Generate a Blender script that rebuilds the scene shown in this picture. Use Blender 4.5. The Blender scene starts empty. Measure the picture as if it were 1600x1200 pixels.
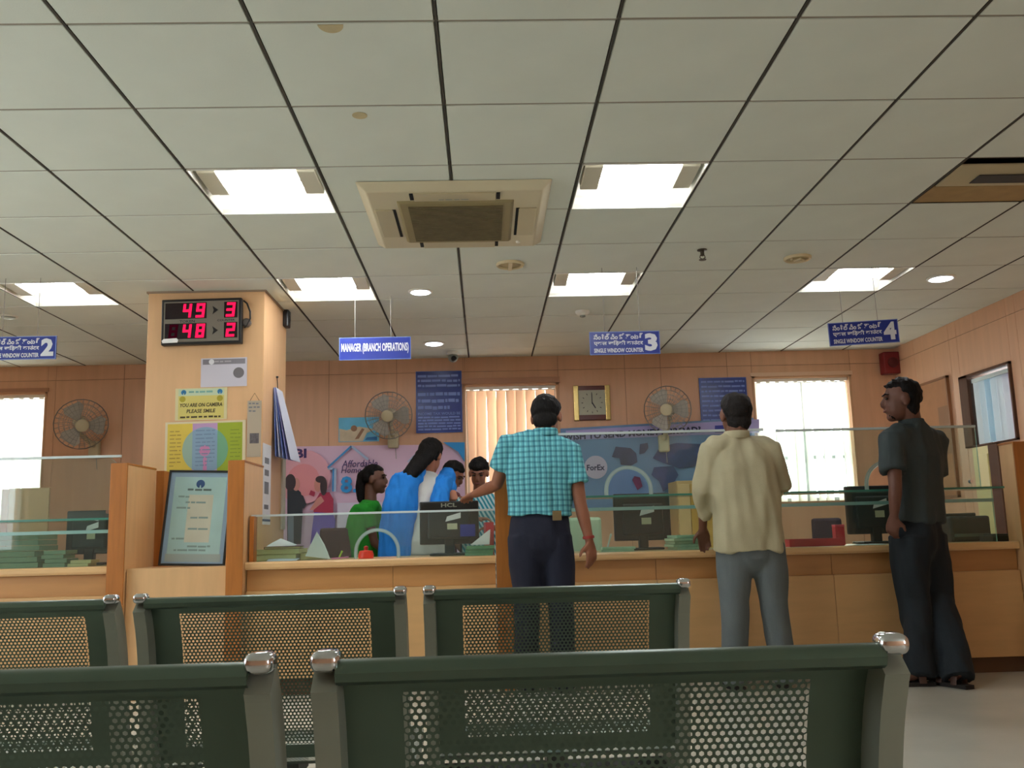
import bpy, bmesh, math, random
from mathutils import Vector, Matrix, noise as mnoise
random.seed(7)
SC = bpy.context.scene
COL = SC.collection
PI = math.pi

# ------------------------------------------------------------------ camera, world, exposure
cam_d = bpy.data.cameras.new('camera'); cam = bpy.data.objects.new('camera', cam_d); COL.objects.link(cam)
cam_d.sensor_fit = 'HORIZONTAL'; cam_d.sensor_width = 36.0; cam_d.lens = 36.0 * 1444 / 1600
cam_d.clip_start = 0.02; cam_d.clip_end = 100
cr = [[0.999265, 0.021565, -0.031684], [-0.027827, -0.160233, -0.986687], [-0.026355, 0.986844, -0.159516]]
cam.matrix_world = Matrix.Translation((0, 0, 0.88)) @ Matrix(cr).to_4x4()
SC.camera = cam
SC.view_settings.view_transform = 'Standard'; SC.view_settings.look = 'None'
SC.view_settings.gamma = 1.0; SC.view_settings.use_curve_mapping = False
SC.view_settings.exposure = 0.12
TUBE = 50.0          # fluorescent tube radiance
DOWN = 14.0          # downlight lens radiance
SKY = 9.0            # daylight outside the windows
w = bpy.data.worlds.new('daylight'); SC.world = w; w.use_nodes = True
w.node_tree.nodes['Background'].inputs[0].default_value = (0.95, 0.98, 1.0, 1)
w.node_tree.nodes['Background'].inputs[1].default_value = SKY

def portal(loc, rot, sx, sy):
    l = bpy.data.lights.new('daylight_portal', 'AREA'); l.shape = 'RECTANGLE'; l.size = sx; l.size_y = sy; l.cycles.is_portal = True
    o = bpy.data.objects.new('daylight_portal', l); COL.objects.link(o); o.location = loc; o.rotation_euler = rot
portal((-5.16, 2.5, 1.375), (0, -PI/2, 0), 2.1, 3.3)          # added unseen windows in the left wall, to brighten the ceiling
portal((4.13, -2.15, 1.375), (0, PI/2, 0), 2.1, 1.4)           # added unseen right wall window behind the camera, for extra daylight
for wx, ww in ((-4.5, 0.9), (0.265, 0.9), (3.05, 0.96)): portal((wx, 8.82, 1.69), (-PI/2, 0, 0), ww, 1.2)
# ------------------------------------------------------------------ materials
def lin(c): return tuple(((v/255)/12.92 if v/255 <= 0.04045 else ((v/255+0.055)/1.055)**2.4) for v in c[:3]) + (1.0,)
_M = {}
def mat(name, rgb, rough=0.6, metal=0.0, var=0.0, scale=8.0, stretch=(1, 1, 1), bump=0.0, bscale=None, spec=0.5, emit=0.0):
    if name in _M: return _M[name]
    m = bpy.data.materials.new(name); m.use_nodes = True; nt = m.node_tree; b = nt.nodes['Principled BSDF']
    b.inputs['Base Color'].default_value = lin(rgb); b.inputs['Roughness'].default_value = rough; b.inputs['Metallic'].default_value = metal
    b.inputs['Specular IOR Level'].default_value = spec
    if var or bump:
        tc = nt.nodes.new('ShaderNodeTexCoord'); mp = nt.nodes.new('ShaderNodeMapping'); mp.inputs['Scale'].default_value = stretch
        nt.links.new(tc.outputs['Object'], mp.inputs['Vector'])
    if var:
        n = nt.nodes.new('ShaderNodeTexNoise'); n.inputs['Scale'].default_value = scale; n.inputs['Detail'].default_value = 5
        nt.links.new(mp.outputs[0], n.inputs['Vector'])
        r = nt.nodes.new('ShaderNodeValToRGB'); l = lin(rgb)
        r.color_ramp.elements[0].position = 0.3; r.color_ramp.elements[1].position = 0.7
        r.color_ramp.elements[0].color = tuple(max(0, v*(1-var)) for v in l[:3]) + (1,)
        r.color_ramp.elements[1].color = tuple(min(1, v*(1+var)) for v in l[:3]) + (1,)
        nt.links.new(n.outputs['Fac'], r.inputs[0]); nt.links.new(r.outputs[0], b.inputs['Base Color'])
    if bump:
        n2 = nt.nodes.new('ShaderNodeTexNoise'); n2.inputs['Scale'].default_value = bscale or scale*3; n2.inputs['Detail'].default_value = 4
        nt.links.new(mp.outputs[0], n2.inputs['Vector'])
        bp = nt.nodes.new('ShaderNodeBump'); bp.inputs['Strength'].default_value = bump; bp.inputs['Distance'].default_value = 0.01
        nt.links.new(n2.outputs['Fac'], bp.inputs['Height']); nt.links.new(bp.outputs[0], b.inputs['Normal'])
    if emit:
        b.inputs['Emission Color'].default_value = lin(rgb); b.inputs['Emission Strength'].default_value = emit
    _M[name] = m; return m
def emitter(name, rgb, s):
    m = bpy.data.materials.new(name); m.use_nodes = True; nt = m.node_tree; nt.nodes.clear()
    o = nt.nodes.new('ShaderNodeOutputMaterial'); e = nt.nodes.new('ShaderNodeEmission')
    e.inputs[0].default_value = lin(rgb); e.inputs[1].default_value = s; nt.links.new(e.outputs[0], o.inputs[0]); return m
def glass(name, tint, milk=0.0, rough=0.02):
    m = bpy.data.materials.new(name); m.use_nodes = True; nt = m.node_tree; nt.nodes.clear(); N = nt.nodes.new
    o = N('ShaderNodeOutputMaterial'); t = N('ShaderNodeBsdfTransparent'); t.inputs[0].default_value = tint + (1,)
    g = N('ShaderNodeBsdfGlossy'); g.inputs['Roughness'].default_value = rough; f = N('ShaderNodeFresnel'); f.inputs[0].default_value = 1.5
    geo = N('ShaderNodeNewGeometry'); mm = N('ShaderNodeMath'); mm.operation = 'SUBTRACT'; mm.use_clamp = True; nt.links.new(f.outputs[0], mm.inputs[0]); nt.links.new(geo.outputs['Backfacing'], mm.inputs[1])
    mx = N('ShaderNodeMixShader'); nt.links.new(mm.outputs[0], mx.inputs[0]); nt.links.new(t.outputs[0], mx.inputs[1]); nt.links.new(g.outputs[0], mx.inputs[2])
    d = N('ShaderNodeBsdfDiffuse'); d.inputs[0].default_value = (0.75, 0.85, 0.83, 1)
    m2 = N('ShaderNodeMixShader'); m2.inputs[0].default_value = milk
    nt.links.new(mx.outputs[0], m2.inputs[1]); nt.links.new(d.outputs[0], m2.inputs[2]); nt.links.new(m2.outputs[0], o.inputs[0]); return m
def cloth_translucent(name, rgb, tr):
    m = bpy.data.materials.new(name); m.use_nodes = True; nt = m.node_tree; nt.nodes.clear(); N = nt.nodes.new
    o = N('ShaderNodeOutputMaterial'); d = N('ShaderNodeBsdfDiffuse'); t = N('ShaderNodeBsdfTranslucent'); mx = N('ShaderNodeMixShader')
    d.inputs[0].default_value = lin(rgb); t.inputs[0].default_value = lin(rgb); mx.inputs[0].default_value = tr
    nt.links.new(d.outputs[0], mx.inputs[1]); nt.links.new(t.outputs[0], mx.inputs[2]); nt.links.new(mx.outputs[0], o.inputs[0]); return m

TILE = mat('ceiling_board', (230, 236, 226), 0.9, var=0.03, scale=3, bump=0.06, bscale=160)
BAR_D = mat('ceiling_bar_dark', (70, 66, 58), 0.7)
BAR_L = mat('ceiling_bar_light', (160, 153, 138), 0.7)
WALL = mat('beech_laminate', (216, 168, 134), 0.45, var=0.05, scale=3, stretch=(6, 6, 0.6))
WALLB = mat('wall_joint', (125, 92, 66), 0.8)
BEECH = mat('counter_laminate', (214, 170, 116), 0.38, var=0.05, scale=4, stretch=(0.8, 6, 6))
BEECHV = mat('panel_laminate', (222, 178, 128), 0.4, var=0.05, scale=4, stretch=(6, 6, 0.7))
TEAK = mat('teak_edge', (172, 106, 44), 0.4, var=0.14, scale=5, stretch=(9, 9, 0.8))
DARKW = mat('dark_brown_frame', (84, 50, 30), 0.7, var=0.15, scale=6, stretch=(8, 8, 0.8))
FLOOR = mat('polished_floor', (206, 204, 192), 0.26, var=0.07, scale=2.2)
WHITE = mat('white_enamel', (240, 238, 228), 0.4)
CREAM = mat('cream_plastic', (214, 203, 172), 0.5)
CREAMD = mat('cream_plastic_dark', (196, 184, 150), 0.5)
GRILLE = mat('intake_grille', (112, 101, 70), 0.8, var=0.1, scale=20)
BLACK = mat('black_plastic', (18, 18, 20), 0.4)
BLACKM = mat('black_void', (6, 6, 6), 0.9)
STEEL = mat('painted_perforated_steel', (98, 114, 102), 0.34, 0.8, var=0.07, scale=9)
PLATE = mat('cast_bracket', (150, 155, 144), 0.42, 0.35, var=0.06, scale=14)
CHROME = mat('chrome', (215, 216, 222), 0.12, 1.0)
GLASS = glass('screen_glass', (0.86, 0.94, 0.91), 0.03)
GEDGE = mat('glass_edge', (176, 214, 202), 0.25)
GEDGED = mat('glass_edge_green', (66, 128, 112), 0.25)
PANE = glass('window_glass', (0.95, 0.97, 0.97))
SLAT = cloth_translucent('blind_fabric', (250, 248, 242), 0.6)
BLUE = mat('sign_blue', (24, 46, 142), 0.4)
NAVY = mat('notice_navy', (18, 44, 130), 0.28)
PWHITE = mat('print_white', (226, 228, 236), 0.6)
PBLUE = mat('print_pale_blue', (128, 150, 214), 0.5)
INK = mat('print_ink', (36, 34, 48), 0.7)
GREYINK = mat('print_grey', (118, 120, 128), 0.7)
PAPER = mat('paper', (226, 226, 232), 0.8, var=0.04, scale=9)

# ------------------------------------------------------------------ mesh helpers
class MB:
    def __init__(s): s.v = []; s.f = []; s.mi = []; s.cur = 0
    def add(s, vs, fs):
        o = len(s.v); s.v += [tuple(p) for p in vs]
        for f in fs: s.f.append(tuple(i+o for i in f)); s.mi.append(s.cur)
        return s
    def box(s, x0, x1, y0, y1, z0, z1):
        return s.add([(x0,y0,z0),(x1,y0,z0),(x1,y1,z0),(x0,y1,z0),(x0,y0,z1),(x1,y0,z1),(x1,y1,z1),(x0,y1,z1)],
              [(0,3,2,1),(4,5,6,7),(0,1,5,4),(1,2,6,5),(2,3,7,6),(3,0,4,7)])
    def hexa(s, p8):   # bottom ring 4, top ring 4
        return s.add(p8, [(0,3,2,1),(4,5,6,7),(0,1,5,4),(1,2,6,5),(2,3,7,6),(3,0,4,7)])
    def prism(s, poly, y0, y1, axis='y'):     # poly in (x,z), extruded along y (or (y,z) along x, or (x,y) along z)
        n = len(poly)
        def P(a, b, t): return (a, t, b) if axis == 'y' else ((t, a, b) if axis == 'x' else (a, b, t))
        vs = [P(a, b, y0) for a, b in poly] + [P(a, b, y1) for a, b in poly]
        fs = [tuple(range(n)), tuple(range(2*n-1, n-1, -1))] + [(i, i+n, (i+1) % n + n, (i+1) % n) for i in range(n)]
        return s.add(vs, fs)
    def disc(s, c, r, y=None, n=20, t=0.002, sx=1.0):      # flat disc facing -Y with thickness
        return s.prism([(c[0]+r*sx*math.cos(2*PI*i/n), c[2]+r*math.sin(2*PI*i/n)) for i in range(n)], c[1]-t, c[1])
    def chain(s, pts, rad, side=None, n=12, caps=True):
        """closed tube through pts; rad = r or (half-width along side, half-depth)"""
        pts = [Vector(p) for p in pts]; R = [(r, r) if not isinstance(r, (tuple, list)) else r for r in rad]
        rings = []
        for i, p in enumerate(pts):
            a = pts[max(0, i-1)]; b = pts[min(len(pts)-1, i+1)]; t = (b-a)
            t = t.normalized() if t.length > 1e-9 else Vector((0, 0, 1))
            u = Vector(side) if side is not None else (Vector((1, 0, 0)) if abs(t.x) < 0.8 else Vector((0, 1, 0)))
            u = (u - t*u.dot(t)).normalized(); v = t.cross(u)
            rings.append((p, t, u, v, R[i]))
        if caps:
            p, t, u, v, r = rings[0]; m = min(r)
            pre = [(p-t*m*0.9, t, u, v, (r[0]*0.3, r[1]*0.3)), (p-t*m*0.6, t, u, v, (r[0]*0.72, r[1]*0.72))]
            p, t, u, v, r = rings[-1]; m = min(r)
            post = [(p+t*m*0.6, t, u, v, (r[0]*0.72, r[1]*0.72)), (p+t*m*0.9, t, u, v, (r[0]*0.3, r[1]*0.3))]
            rings = pre + rings + post
        vs = []
        for p, t, u, v, r in rings:
            for k in range(n):
                a = 2*PI*k/n; vs.append(p + u*r[0]*math.cos(a) + v*r[1]*math.sin(a))
        fs = []
        for i in range(len(rings)-1):
            for k in range(n):
                k2 = (k+1) % n; fs.append((i*n+k, i*n+k2, (i+1)*n+k2, (i+1)*n+k))
        fs.append(tuple(range(n-1, -1, -1))); o = (len(rings)-1)*n; fs.append(tuple(range(o, o+n)))
        return s.add(vs, fs)
    def tube(s, pts, r, n=8): return s.chain(pts, [r]*len(pts), n=n, caps=False)
    def ell(s, c, ax, r, nu=14, nv=9, warp=None):
        c = Vector(c); vs = [];
        for j in range(nv+1):
            th = PI*j/nv
            for i in range(nu):
                ph = 2*PI*i/nu; d = Vector((math.sin(th)*math.cos(ph), math.sin(th)*math.sin(ph), math.cos(th)))
                k = warp(d) if warp else 1.0
                vs.append(c + (ax[0]*d.x*r[0] + ax[1]*d.y*r[1] + ax[2]*d.z*r[2])*k)
        fs = []
        for j in range(nv):
            for i in range(nu):
                i2 = (i+1) % nu
                f = [j*nu+i, (j+1)*nu+i, (j+1)*nu+i2, j*nu+i2]
                if j == 0: f = [f[0], f[1], f[2]]
                if j == nv-1: f = [f[0], f[1], f[3]]
                fs.append(tuple(f))
        return s.add(vs, fs)
    def lathe(s, prof, o, d, n=20):          # prof [(r, h)], axis d
        o = Vector(o); d = Vector(d).normalized(); u = d.orthogonal().normalized(); v = d.cross(u); vs = []; m = len(prof)
        for r, h in prof:
            for k in range(n): a = 2*PI*k/n; vs.append(o + d*h + u*r*math.cos(a) + v*r*math.sin(a))
        fs = [(i*n+k, i*n+(k+1) % n, (i+1)*n+(k+1) % n, (i+1)*n+k) for i in range(m-1) for k in range(n)]
        fs += [tuple(range(n-1, -1, -1)), tuple(range((m-1)*n, m*n))]
        return s.add(vs, fs)
    def xform(s, M): s.v = [tuple(M @ Vector(p)) for p in s.v]; return s
    def shift(s, d): s.v = [(p[0]-d[0], p[1]-d[1], p[2]-d[2]) for p in s.v]; return s
    def mesh(s, name, mats, smooth=False, bevel=0.0, seg=2):
        me = bpy.data.meshes.new(name); me.from_pydata(s.v, [], s.f)
        for m in (mats if isinstance(mats, (list, tuple)) else [mats]): me.materials.append(m)
        if any(s.mi): me.polygons.foreach_set('material_index', s.mi)
        bm = bmesh.new(); bm.from_mesh(me); bmesh.ops.recalc_face_normals(bm, faces=bm.faces)
        if bevel:
            es = [e for e in bm.edges if len(e.link_faces) == 2 and e.calc_face_angle(0) > 0.5]
            bmesh.ops.bevel(bm, geom=es, offset=bevel, segments=seg, affect='EDGES', profile=0.5, clamp_overlap=True)
        bm.to_mesh(me); bm.free()
        if smooth:
            me.polygons.foreach_set('use_smooth', [True]*len(me.polygons))
            me.set_sharp_from_angle(angle=0.75)
        me.update(); return me
    def obj(s, name, mats, parent=None, smooth=False, bevel=0.0, seg=2):
        return link(name, s.mesh(name, mats, smooth, bevel, seg), parent)
def link(name, me, parent=None, loc=None):
    o = bpy.data.objects.new(name, me); COL.objects.link(o)
    if parent: o.parent = parent
    if loc: o.location = loc
    return o
def tag(o, label=None, cat=None, group=None, kind=None):
    if label: o['label'] = label
    if cat: o['category'] = cat
    if group: o['group'] = group
    if kind: o['kind'] = kind
    return o
def thing(name, label, cat, loc=(0, 0, 0), group=None, rz=0.0):
    o = bpy.data.objects.new(name, None); COL.objects.link(o); o.location = loc; o.rotation_euler = (0, 0, rz); o.empty_display_size = 0.1
    return tag(o, label, cat, group)
def box(name, m, parent, b, bevel=0.0, off=(0, 0, 0), **k): return MB().box(*b).shift(off).obj(name, m, parent, bevel=bevel, **k)
def rect(b, y, t=0.0015): return (b[0], b[1], y-t, y, b[2], b[3])     # sheet on a wall facing -Y
def circle(cx, cz, r, n=24, a0=0.0, a1=2*PI): return [(cx+r*math.cos(a0+(a1-a0)*i/n), cz+r*math.sin(a0+(a1-a0)*i/n)) for i in range(n if abs(a1-a0-2*PI) < 1e-6 else n+1)]
def text_mb(s, x0, x1, z0, z1, y, bold=0.02, keep=False, shear=0.0, align='C'):
    c = bpy.data.curves.new('lettering', 'FONT'); c.body = s; c.size = 1; c.resolution_u = 2; c.offset = bold; c.shear = shear
    t = bpy.data.objects.new('lettering', c); COL.objects.link(t); bpy.context.view_layer.update()
    dg = bpy.context.evaluated_depsgraph_get(); me = bpy.data.meshes.new_from_object(t.evaluated_get(dg))
    vs = [tuple(v.co) for v in me.vertices]; fs = [tuple(p.vertices) for p in me.polygons]
    bpy.data.objects.remove(t); bpy.data.curves.remove(c); bpy.data.meshes.remove(me)
    mb = MB()
    if not vs: return mb
    ax0 = min(v[0] for v in vs); ax1 = max(v[0] for v in vs); az0 = min(v[1] for v in vs); az1 = max(v[1] for v in vs)
    sx = (x1-x0)/(ax1-ax0); sz = (z1-z0)/(az1-az0)
    if keep: sx = sz = min(sx, sz)
    wx = (ax1-ax0)*sx; ox = x0 + ((x1-x0)-wx)/2 if align == 'C' else x0
    mb.add([(ox+(v[0]-ax0)*sx, y, z0+(v[1]-az0)*sz) for v in vs], fs); return mb
def join(*mbs):
    r = MB()
    for m in mbs: r.add(m.v, m.f)
    return r
def scribble(x0, x1, z0, z1, y, rows, fill=0.6, seed=1, wmin=0.03, wmax=0.12, last=0.6):   # rows of word-like strokes
    rnd = random.Random(seed); mb = MB(); h = (z1-z0)/rows
    for r in range(rows):
        zt = z1-r*h; x = x0; lim = x1 if r < rows-1 else x0+(x1-x0)*last
        while x < lim-wmin*0.5:
            ww = min(rnd.uniform(wmin, wmax), lim-x); a = zt-h*(1-fill)/2-h*fill*rnd.uniform(0, 0.18)
            mb.add([(x, y, a-h*fill*0.75), (x+ww, y, a-h*fill*rnd.uniform(0.7, 0.8)), (x+ww, y, a), (x, y, a)], [(0, 1, 2, 3)])
            x += ww + wmin*rnd.uniform(0.3, 0.5)
    return mb
def globe_mark(cx, cz, r, y, mb):        # blue round emblem with a keyhole gap
    a0 = -PI/2+0.22
    poly = [(cx+r*math.cos(a0+(2*PI-0.44)*i/22), cz+r*math.sin(a0+(2*PI-0.44)*i/22)) for i in range(23)]
    poly += [(cx-r*0.1, cz-r*0.25)] + [(cx+r*0.3*math.cos(PI*1.4-(PI*1.8)*i/8), cz+r*0.3*math.sin(PI*1.4-(PI*1.8)*i/8)) for i in range(9)] + [(cx+r*0.1, cz-r*0.25)]
    mb.prism(poly, y-0.001, y); return mb

# ------------------------------------------------------------------ the room shell
CZ = 2.542; YB = 8.65; XR = 3.97; XL = -5.0; YF = -3.0
tag(box('floor', FLOOR, None, (XL-0.1, XR+0.1, YF-0.1, YB+0.1, -0.1, 0)), kind='structure')
GX = lambda i: -1.3276 + 0.6*i
GY = lambda j: 2.2038 + 0.6*j
ceil = MB()
ceil.box(XL-0.1, XR+0.1, YF-0.1, YB+0.2, CZ+0.16, CZ+0.26)          # slab above the void
ceil.box(XL-0.1, XR+0.1, YF-0.1, GY(-1), CZ, CZ+0.015)              # plain part behind the camera
ceil = tag(ceil.obj('ceiling', TILE), kind='structure')
fix_cells = {(0, 3), (3, 3), (0, 6), (3, 6), (6, 6), (-3, 6)}
vent_cells = {(6, 3), (7, 3)}
tile_me = {}
g = 0.0075
for i in range(-7, 9):
    for j in range(-1, 11):
        if (i, j) in fix_cells or (i, j) in vent_cells: continue
        x0 = max(GX(i)+g, XL); x1 = min(GX(i+1)-g, XR); y0 = GY(j)+g; y1 = min(GY(j+1)-g, YB)
        if x1-x0 < 0.05 or y1-y0 < 0.05: continue
        if x0 > -2.24 and x1 < -1.4 and y0 > 6.0 and y1 < 6.9: continue
        key = (round(x1-x0, 3), round(y1-y0, 3))
        if key not in tile_me:
            tile_me[key] = MB().box(0, x1-x0, 0, y1-y0, 0, 0.012).mesh('ceiling_tile', TILE, bevel=0.002, seg=1)
        link('ceiling_tile', tile_me[key], ceil, (x0, y0, CZ+random.uniform(-0.0012, 0.0012)))
for i in range(-6, 9):
    MB().box(GX(i)-0.0045, GX(i)+0.0045, GY(-1), YB, CZ-0.001, CZ+0.02).obj('main_runner', BAR_D, ceil)
for j in range(-1, 11):
    MB().box(XL, XR, GY(j)-0.006, GY(j)+0.006, CZ+0.003, CZ+0.018).obj('cross_tee', BAR_L, ceil)

STN = mat('tile_stain', (206, 190, 150), 0.9, var=0.08, scale=20)
def stain(x, y, rx, ry, a1):
    n = 18; MB().prism([(x+rx*math.cos(a1*i/n), y+ry*math.sin(a1*i/n)) for i in range(n if a1 > 6 else n+1)], CZ-0.0025, CZ-0.0005, 'z').obj('water_stain', STN, ceil)
sx, sy = -0.474, 2.816
stain(sx, GY(1)+0.012, 0.042, 0.05, PI)
sx, sy = -0.467, 3.482
stain(sx, sy, 0.03, 0.03, 2*PI)
def cuts(a, b, seams, extra): return sorted({a, b} | {s for s in seams if a < s < b} | {e for e in extra if a < e < b})
WIN = [(-4.95, -4.064, 1.10, 2.30), (-0.185, 0.715, 1.10, 2.285), (2.575, 3.53, 1.085, 2.30)]
seams = [-4.63, -3.99, -3.36, -2.72, -2.08, -1.449, -0.812, -0.17, 0.72, 1.357, 1.70, 2.34, 3.53]
def panelled(name, a, b, seams, zs, openings, place, mbase, mpan):
    base = MB(); root = tag(base.obj(name, mbase), kind='structure')
    xs = cuts(a, b, seams, [v for w_ in openings for v in w_[:2]])
    bb = MB()
    for x0, x1 in zip(xs[:-1], xs[1:]):
        op = [w_ for w_ in openings if w_[0] <= x0+1e-6 and w_[1] >= x1-1e-6]
        zc = cuts(0, CZ+0.02, zs, [v for w_ in op for v in w_[2:]])
        for z0, z1 in zip(zc[:-1], zc[1:]):
            if any(w_[2] <= z0+1e-6 and w_[3] >= z1-1e-6 for w_ in op): continue
            bb.add(*place(x0, x1, z0, z1, 0.006, 0.15))
            gx = 0.0016 if x1-x0 > 0.1 else 0
            m = MB().add(*place(x0+gx, x1-gx, z0+0.0016, z1-0.0016, 0.0, 0.005))
            m.obj('wall_panel', mpan, root, bevel=0.0012, seg=1)
    root.data = bb.mesh(name, mbase); return root
def pl_back(x0, x1, z0, z1, d0, d1):
    m = MB().box(x0, x1, YB+d0, YB+d1, z0, z1); return m.v, m.f
def pl_right(y0, y1, z0, z1, d0, d1):
    m = MB().box(XR+d0, XR+d1, y0, y1, z0, z1); return m.v, m.f
wall_back = panelled('wall_back', XL-0.1, XR+0.1, seams, [2.405], WIN, pl_back, WALLB, WALL)
RWIN = [(6.72, 7.47, 1.47, 2.06), (-2.8, -1.5, 0.80, 2.40)]  # second opening is for the added unseen window behind the camera
wall_right = panelled('wall_right', YF, YB, [-0.4, 0.4, 1.2, 2, 2.8, 3.6, 4.4, 5.2, 5.9, 6.6, 7.6, 8.24], [2.405], RWIN, pl_right, WALLB, WALL)
ADDED_LW = [(0.9, 2.3), (2.7, 4.1)]; ADDED_RW = [(-2.8, -1.5)]; LZ0, LZ1 = 0.80, 2.40  # added out of view openings that let in daylight to lift the ceiling
wl = MB().box(XL-0.15, XL, YF-0.1, YB, 0, LZ0).box(XL-0.15, XL, YF-0.1, YB, LZ1, CZ+0.2)
ys = [YF-0.1] + [v for q in ADDED_LW for v in q] + [YB]
for k in range(0, len(ys), 2): wl.box(XL-0.15, XL, ys[k], ys[k+1], LZ0, LZ1)
wl = tag(wl.obj('wall_left', WALL), kind='structure')
for k, (a, c_, xx_) in enumerate([q+(XL-0.08,) for q in ADDED_LW]+[q+(XR+0.08,) for q in ADDED_RW]):
    fr = MB()
    for q in ((a, a+0.05, LZ0, LZ1), (c_-0.05, c_, LZ0, LZ1), ((a+c_)/2-0.02, (a+c_)/2+0.02, LZ0, LZ1), (a, c_, LZ0, LZ0+0.05), (a, c_, LZ1-0.05, LZ1)): fr.box(xx_-0.02, xx_+0.02, *q)
    added_win = tag(fr.obj('window_%d' % (5+k), mat('aluminium_frame', (150, 152, 150), 0.4, 0.6)), kind='structure')  # frames of the added, unseen side windows
    MB().box(xx_-0.002, xx_+0.002, a+0.05, c_-0.05, LZ0+0.05, LZ1-0.05).obj('pane', PANE, added_win)

tag(box('wall_front', WALL, None, (XL-0.1, XR+0.1, YF-0.15, YF, 0, CZ+0.2)), kind='structure')
# close the ceiling void at the walls
tag(MB().box(XL-0.1, XR+0.15, YB, YB+0.15, CZ+0.02, CZ+0.26).box(XR, XR+0.15, YF, YB, CZ+0.02, CZ+0.26).obj('trim_1', WALLB), kind='structure')

# column
colm = MB().box(-2.225, -1.452, 6.085, 6.77, 0, CZ+0.02).obj('column', mat('column_laminate', (222, 178, 132), 0.4, var=0.04, scale=3, stretch=(6, 6, 0.6)), bevel=0.004)
tag(colm, kind='structure')
tag(box('trim_2', mat('column_cornice', (150, 128, 108), 0.6), None, (-2.235, -1.442, 6.075, 6.78, CZ-0.012, CZ+0.005)), kind='structure')

# windows in the back wall
def window(n, w_, slat_mat, gap, drop, label, grp):
    x0, x1, z0, z1 = w_
    f = MB()
    t = 0.05
    for b in ((x0, x0+0.02, z0, z1), (x1-0.02, x1, z0, z1), (x0, x1, z0, z0+0.02), (x0, x1, z1-0.02, z1)):
        f.box(b[0], b[1], YB-0.004, YB+0.15, b[2], b[3])
    root = tag(f.obj('window_%d' % n, mat('window_reveal', (205, 160, 122), 0.5)), kind='structure')
    fr = MB(); ym = YB+0.11
    for x in (x0+0.02, (x0+x1)/2, x1-0.055): fr.box(x, x+0.035, ym, ym+0.03, z0+0.02, z1-0.02)
    for z in (z0+0.02, z0+0.42, z1-0.055): fr.box(x0+0.02, x1-0.02, ym+0.002, ym+0.028, z, z+0.035)
    fr.obj('frame', mat('aluminium_frame', (150, 152, 150), 0.4, 0.6), root)
    MB().box(x0+0.02, x1-0.02, ym+0.012, ym+0.016, z0+0.02, z1-0.02).obj('pane', PANE, root)
    bl = thing('vertical_blind', label, 'blind', ((x0+x1)/2, YB+0.05, z1-0.03), grp)
    o = ((x0+x1)/2, YB+0.05, z1-0.03)
    MB().box(x0+0.025, x1-0.025, YB+0.03, YB+0.07, z1-0.05, z1-0.022).shift(o).obj('head_rail', WHITE, bl)
    nsl = int((x1-x0-0.05)/0.085); st = (x1-x0-0.06)/nsl; rnd = random.Random(n)
    for k in range(nsl):
        cx = x0+0.03+st*(k+0.5); a = gap*0.7 + rnd.uniform(-0.2, 0.2); hw = 0.049; dx = hw*math.cos(a); dy = hw*math.sin(a)*0.9; sk = rnd.uniform(-0.02, 0.02)
        m = MB(); zt = z1-0.06; zb = z0+drop
        m.hexa([(cx-dx+sk, YB+0.05-dy, zb), (cx+dx+sk, YB+0.05+dy, zb), (cx+dx+sk, YB+0.0512+dy, zb), (cx-dx+sk, YB+0.0512-dy, zb),
                (cx-dx, YB+0.05-dy, zt), (cx+dx, YB+0.05+dy, zt), (cx+dx, YB+0.0512+dy, zt), (cx-dx, YB+0.0512-dy, zt)])
        m.shift(o).obj('slat', slat_mat, bl)
        MB().box(cx-0.02, cx+0.02, YB+0.047, YB+0.053, zt, zt+0.025).shift(o).obj('slat_clip', WHITE, bl)
    return root
window(1, WIN[0], SLAT, 0.5, 0.02, 'white vertical blind of the window beside the far left wall fan', 'vertical blinds of the back windows')
window(2, WIN[1], cloth_translucent('blind_fabric_cream', (236, 210, 186), 0.36), 0.35, 0.03, 'cream vertical blind of the middle window behind the teal shirted man', 'vertical blinds of the back windows')
window(3, WIN[2], SLAT, 0.55, 0.02, 'glaring white vertical blind of the window right of the beige shirted man', 'vertical blinds of the back windows')
tag(box('trim_3', mat('pelmet', (176, 130, 100), 0.5), None, (-0.2, 0.73, YB-0.03, YB, 2.285, 2.335)), kind='structure')
tag(box('trim_4', mat('pelmet_right', (226, 190, 160), 0.5), None, (2.56, 3.545, YB-0.012, YB-0.001, 2.30, 2.335)), kind='structure')
tag(box('trim_5', mat('pelmet', (176, 130, 100), 0.5), None, (-4.97, -4.05, YB-0.02, YB-0.001, 2.30, 2.335)), kind='structure')

# right wall: internal window, door frame, notice board
f = MB()
y0, y1, z0, z1 = RWIN[0]
for b in ((y0, y0+0.02, z0, z1), (y1-0.13, y1, z0, z1), (y0, y1, z0, z0+0.012), (y0, y1, z1-0.02, z1)):
    f.box(XR-0.02, XR+0.14, b[0], b[1], b[2], b[3])
w4 = tag(f.obj('window_4', DARKW), kind='structure')
m = MB().box(XR+0.004, XR+0.01, y0+0.02, y1-0.13, z0+0.012, z1-0.02); m.obj('pane', glass('cabin_glass', (0.9, 0.95, 0.97), 0.03), w4)
cb = thing('vertical_blind', 'vertical blind with painted blue and pink reflections behind the glass at the right edge', 'blind', (XR+0.1, 7.05, 2.03), 'cabin blind')
reflection_tints = [(200, 206, 212), (190, 204, 214), (160, 196, 214), (196, 204, 212), (204, 206, 212), (206, 200, 210), (208, 160, 190)]  # blue and pink reflections in the glass are put into the slat colours
for k in range(7):
    yy = y1-0.13-0.085*k-0.04
    MB().box(XR+0.03, XR+0.0315, yy-0.042, yy+0.042, z0+0.02, z1-0.07).shift((XR+0.1, 7.05, 2.03)).obj('slat', cloth_translucent('cabin_slat', reflection_tints[k], 0.16), cb)
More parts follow.
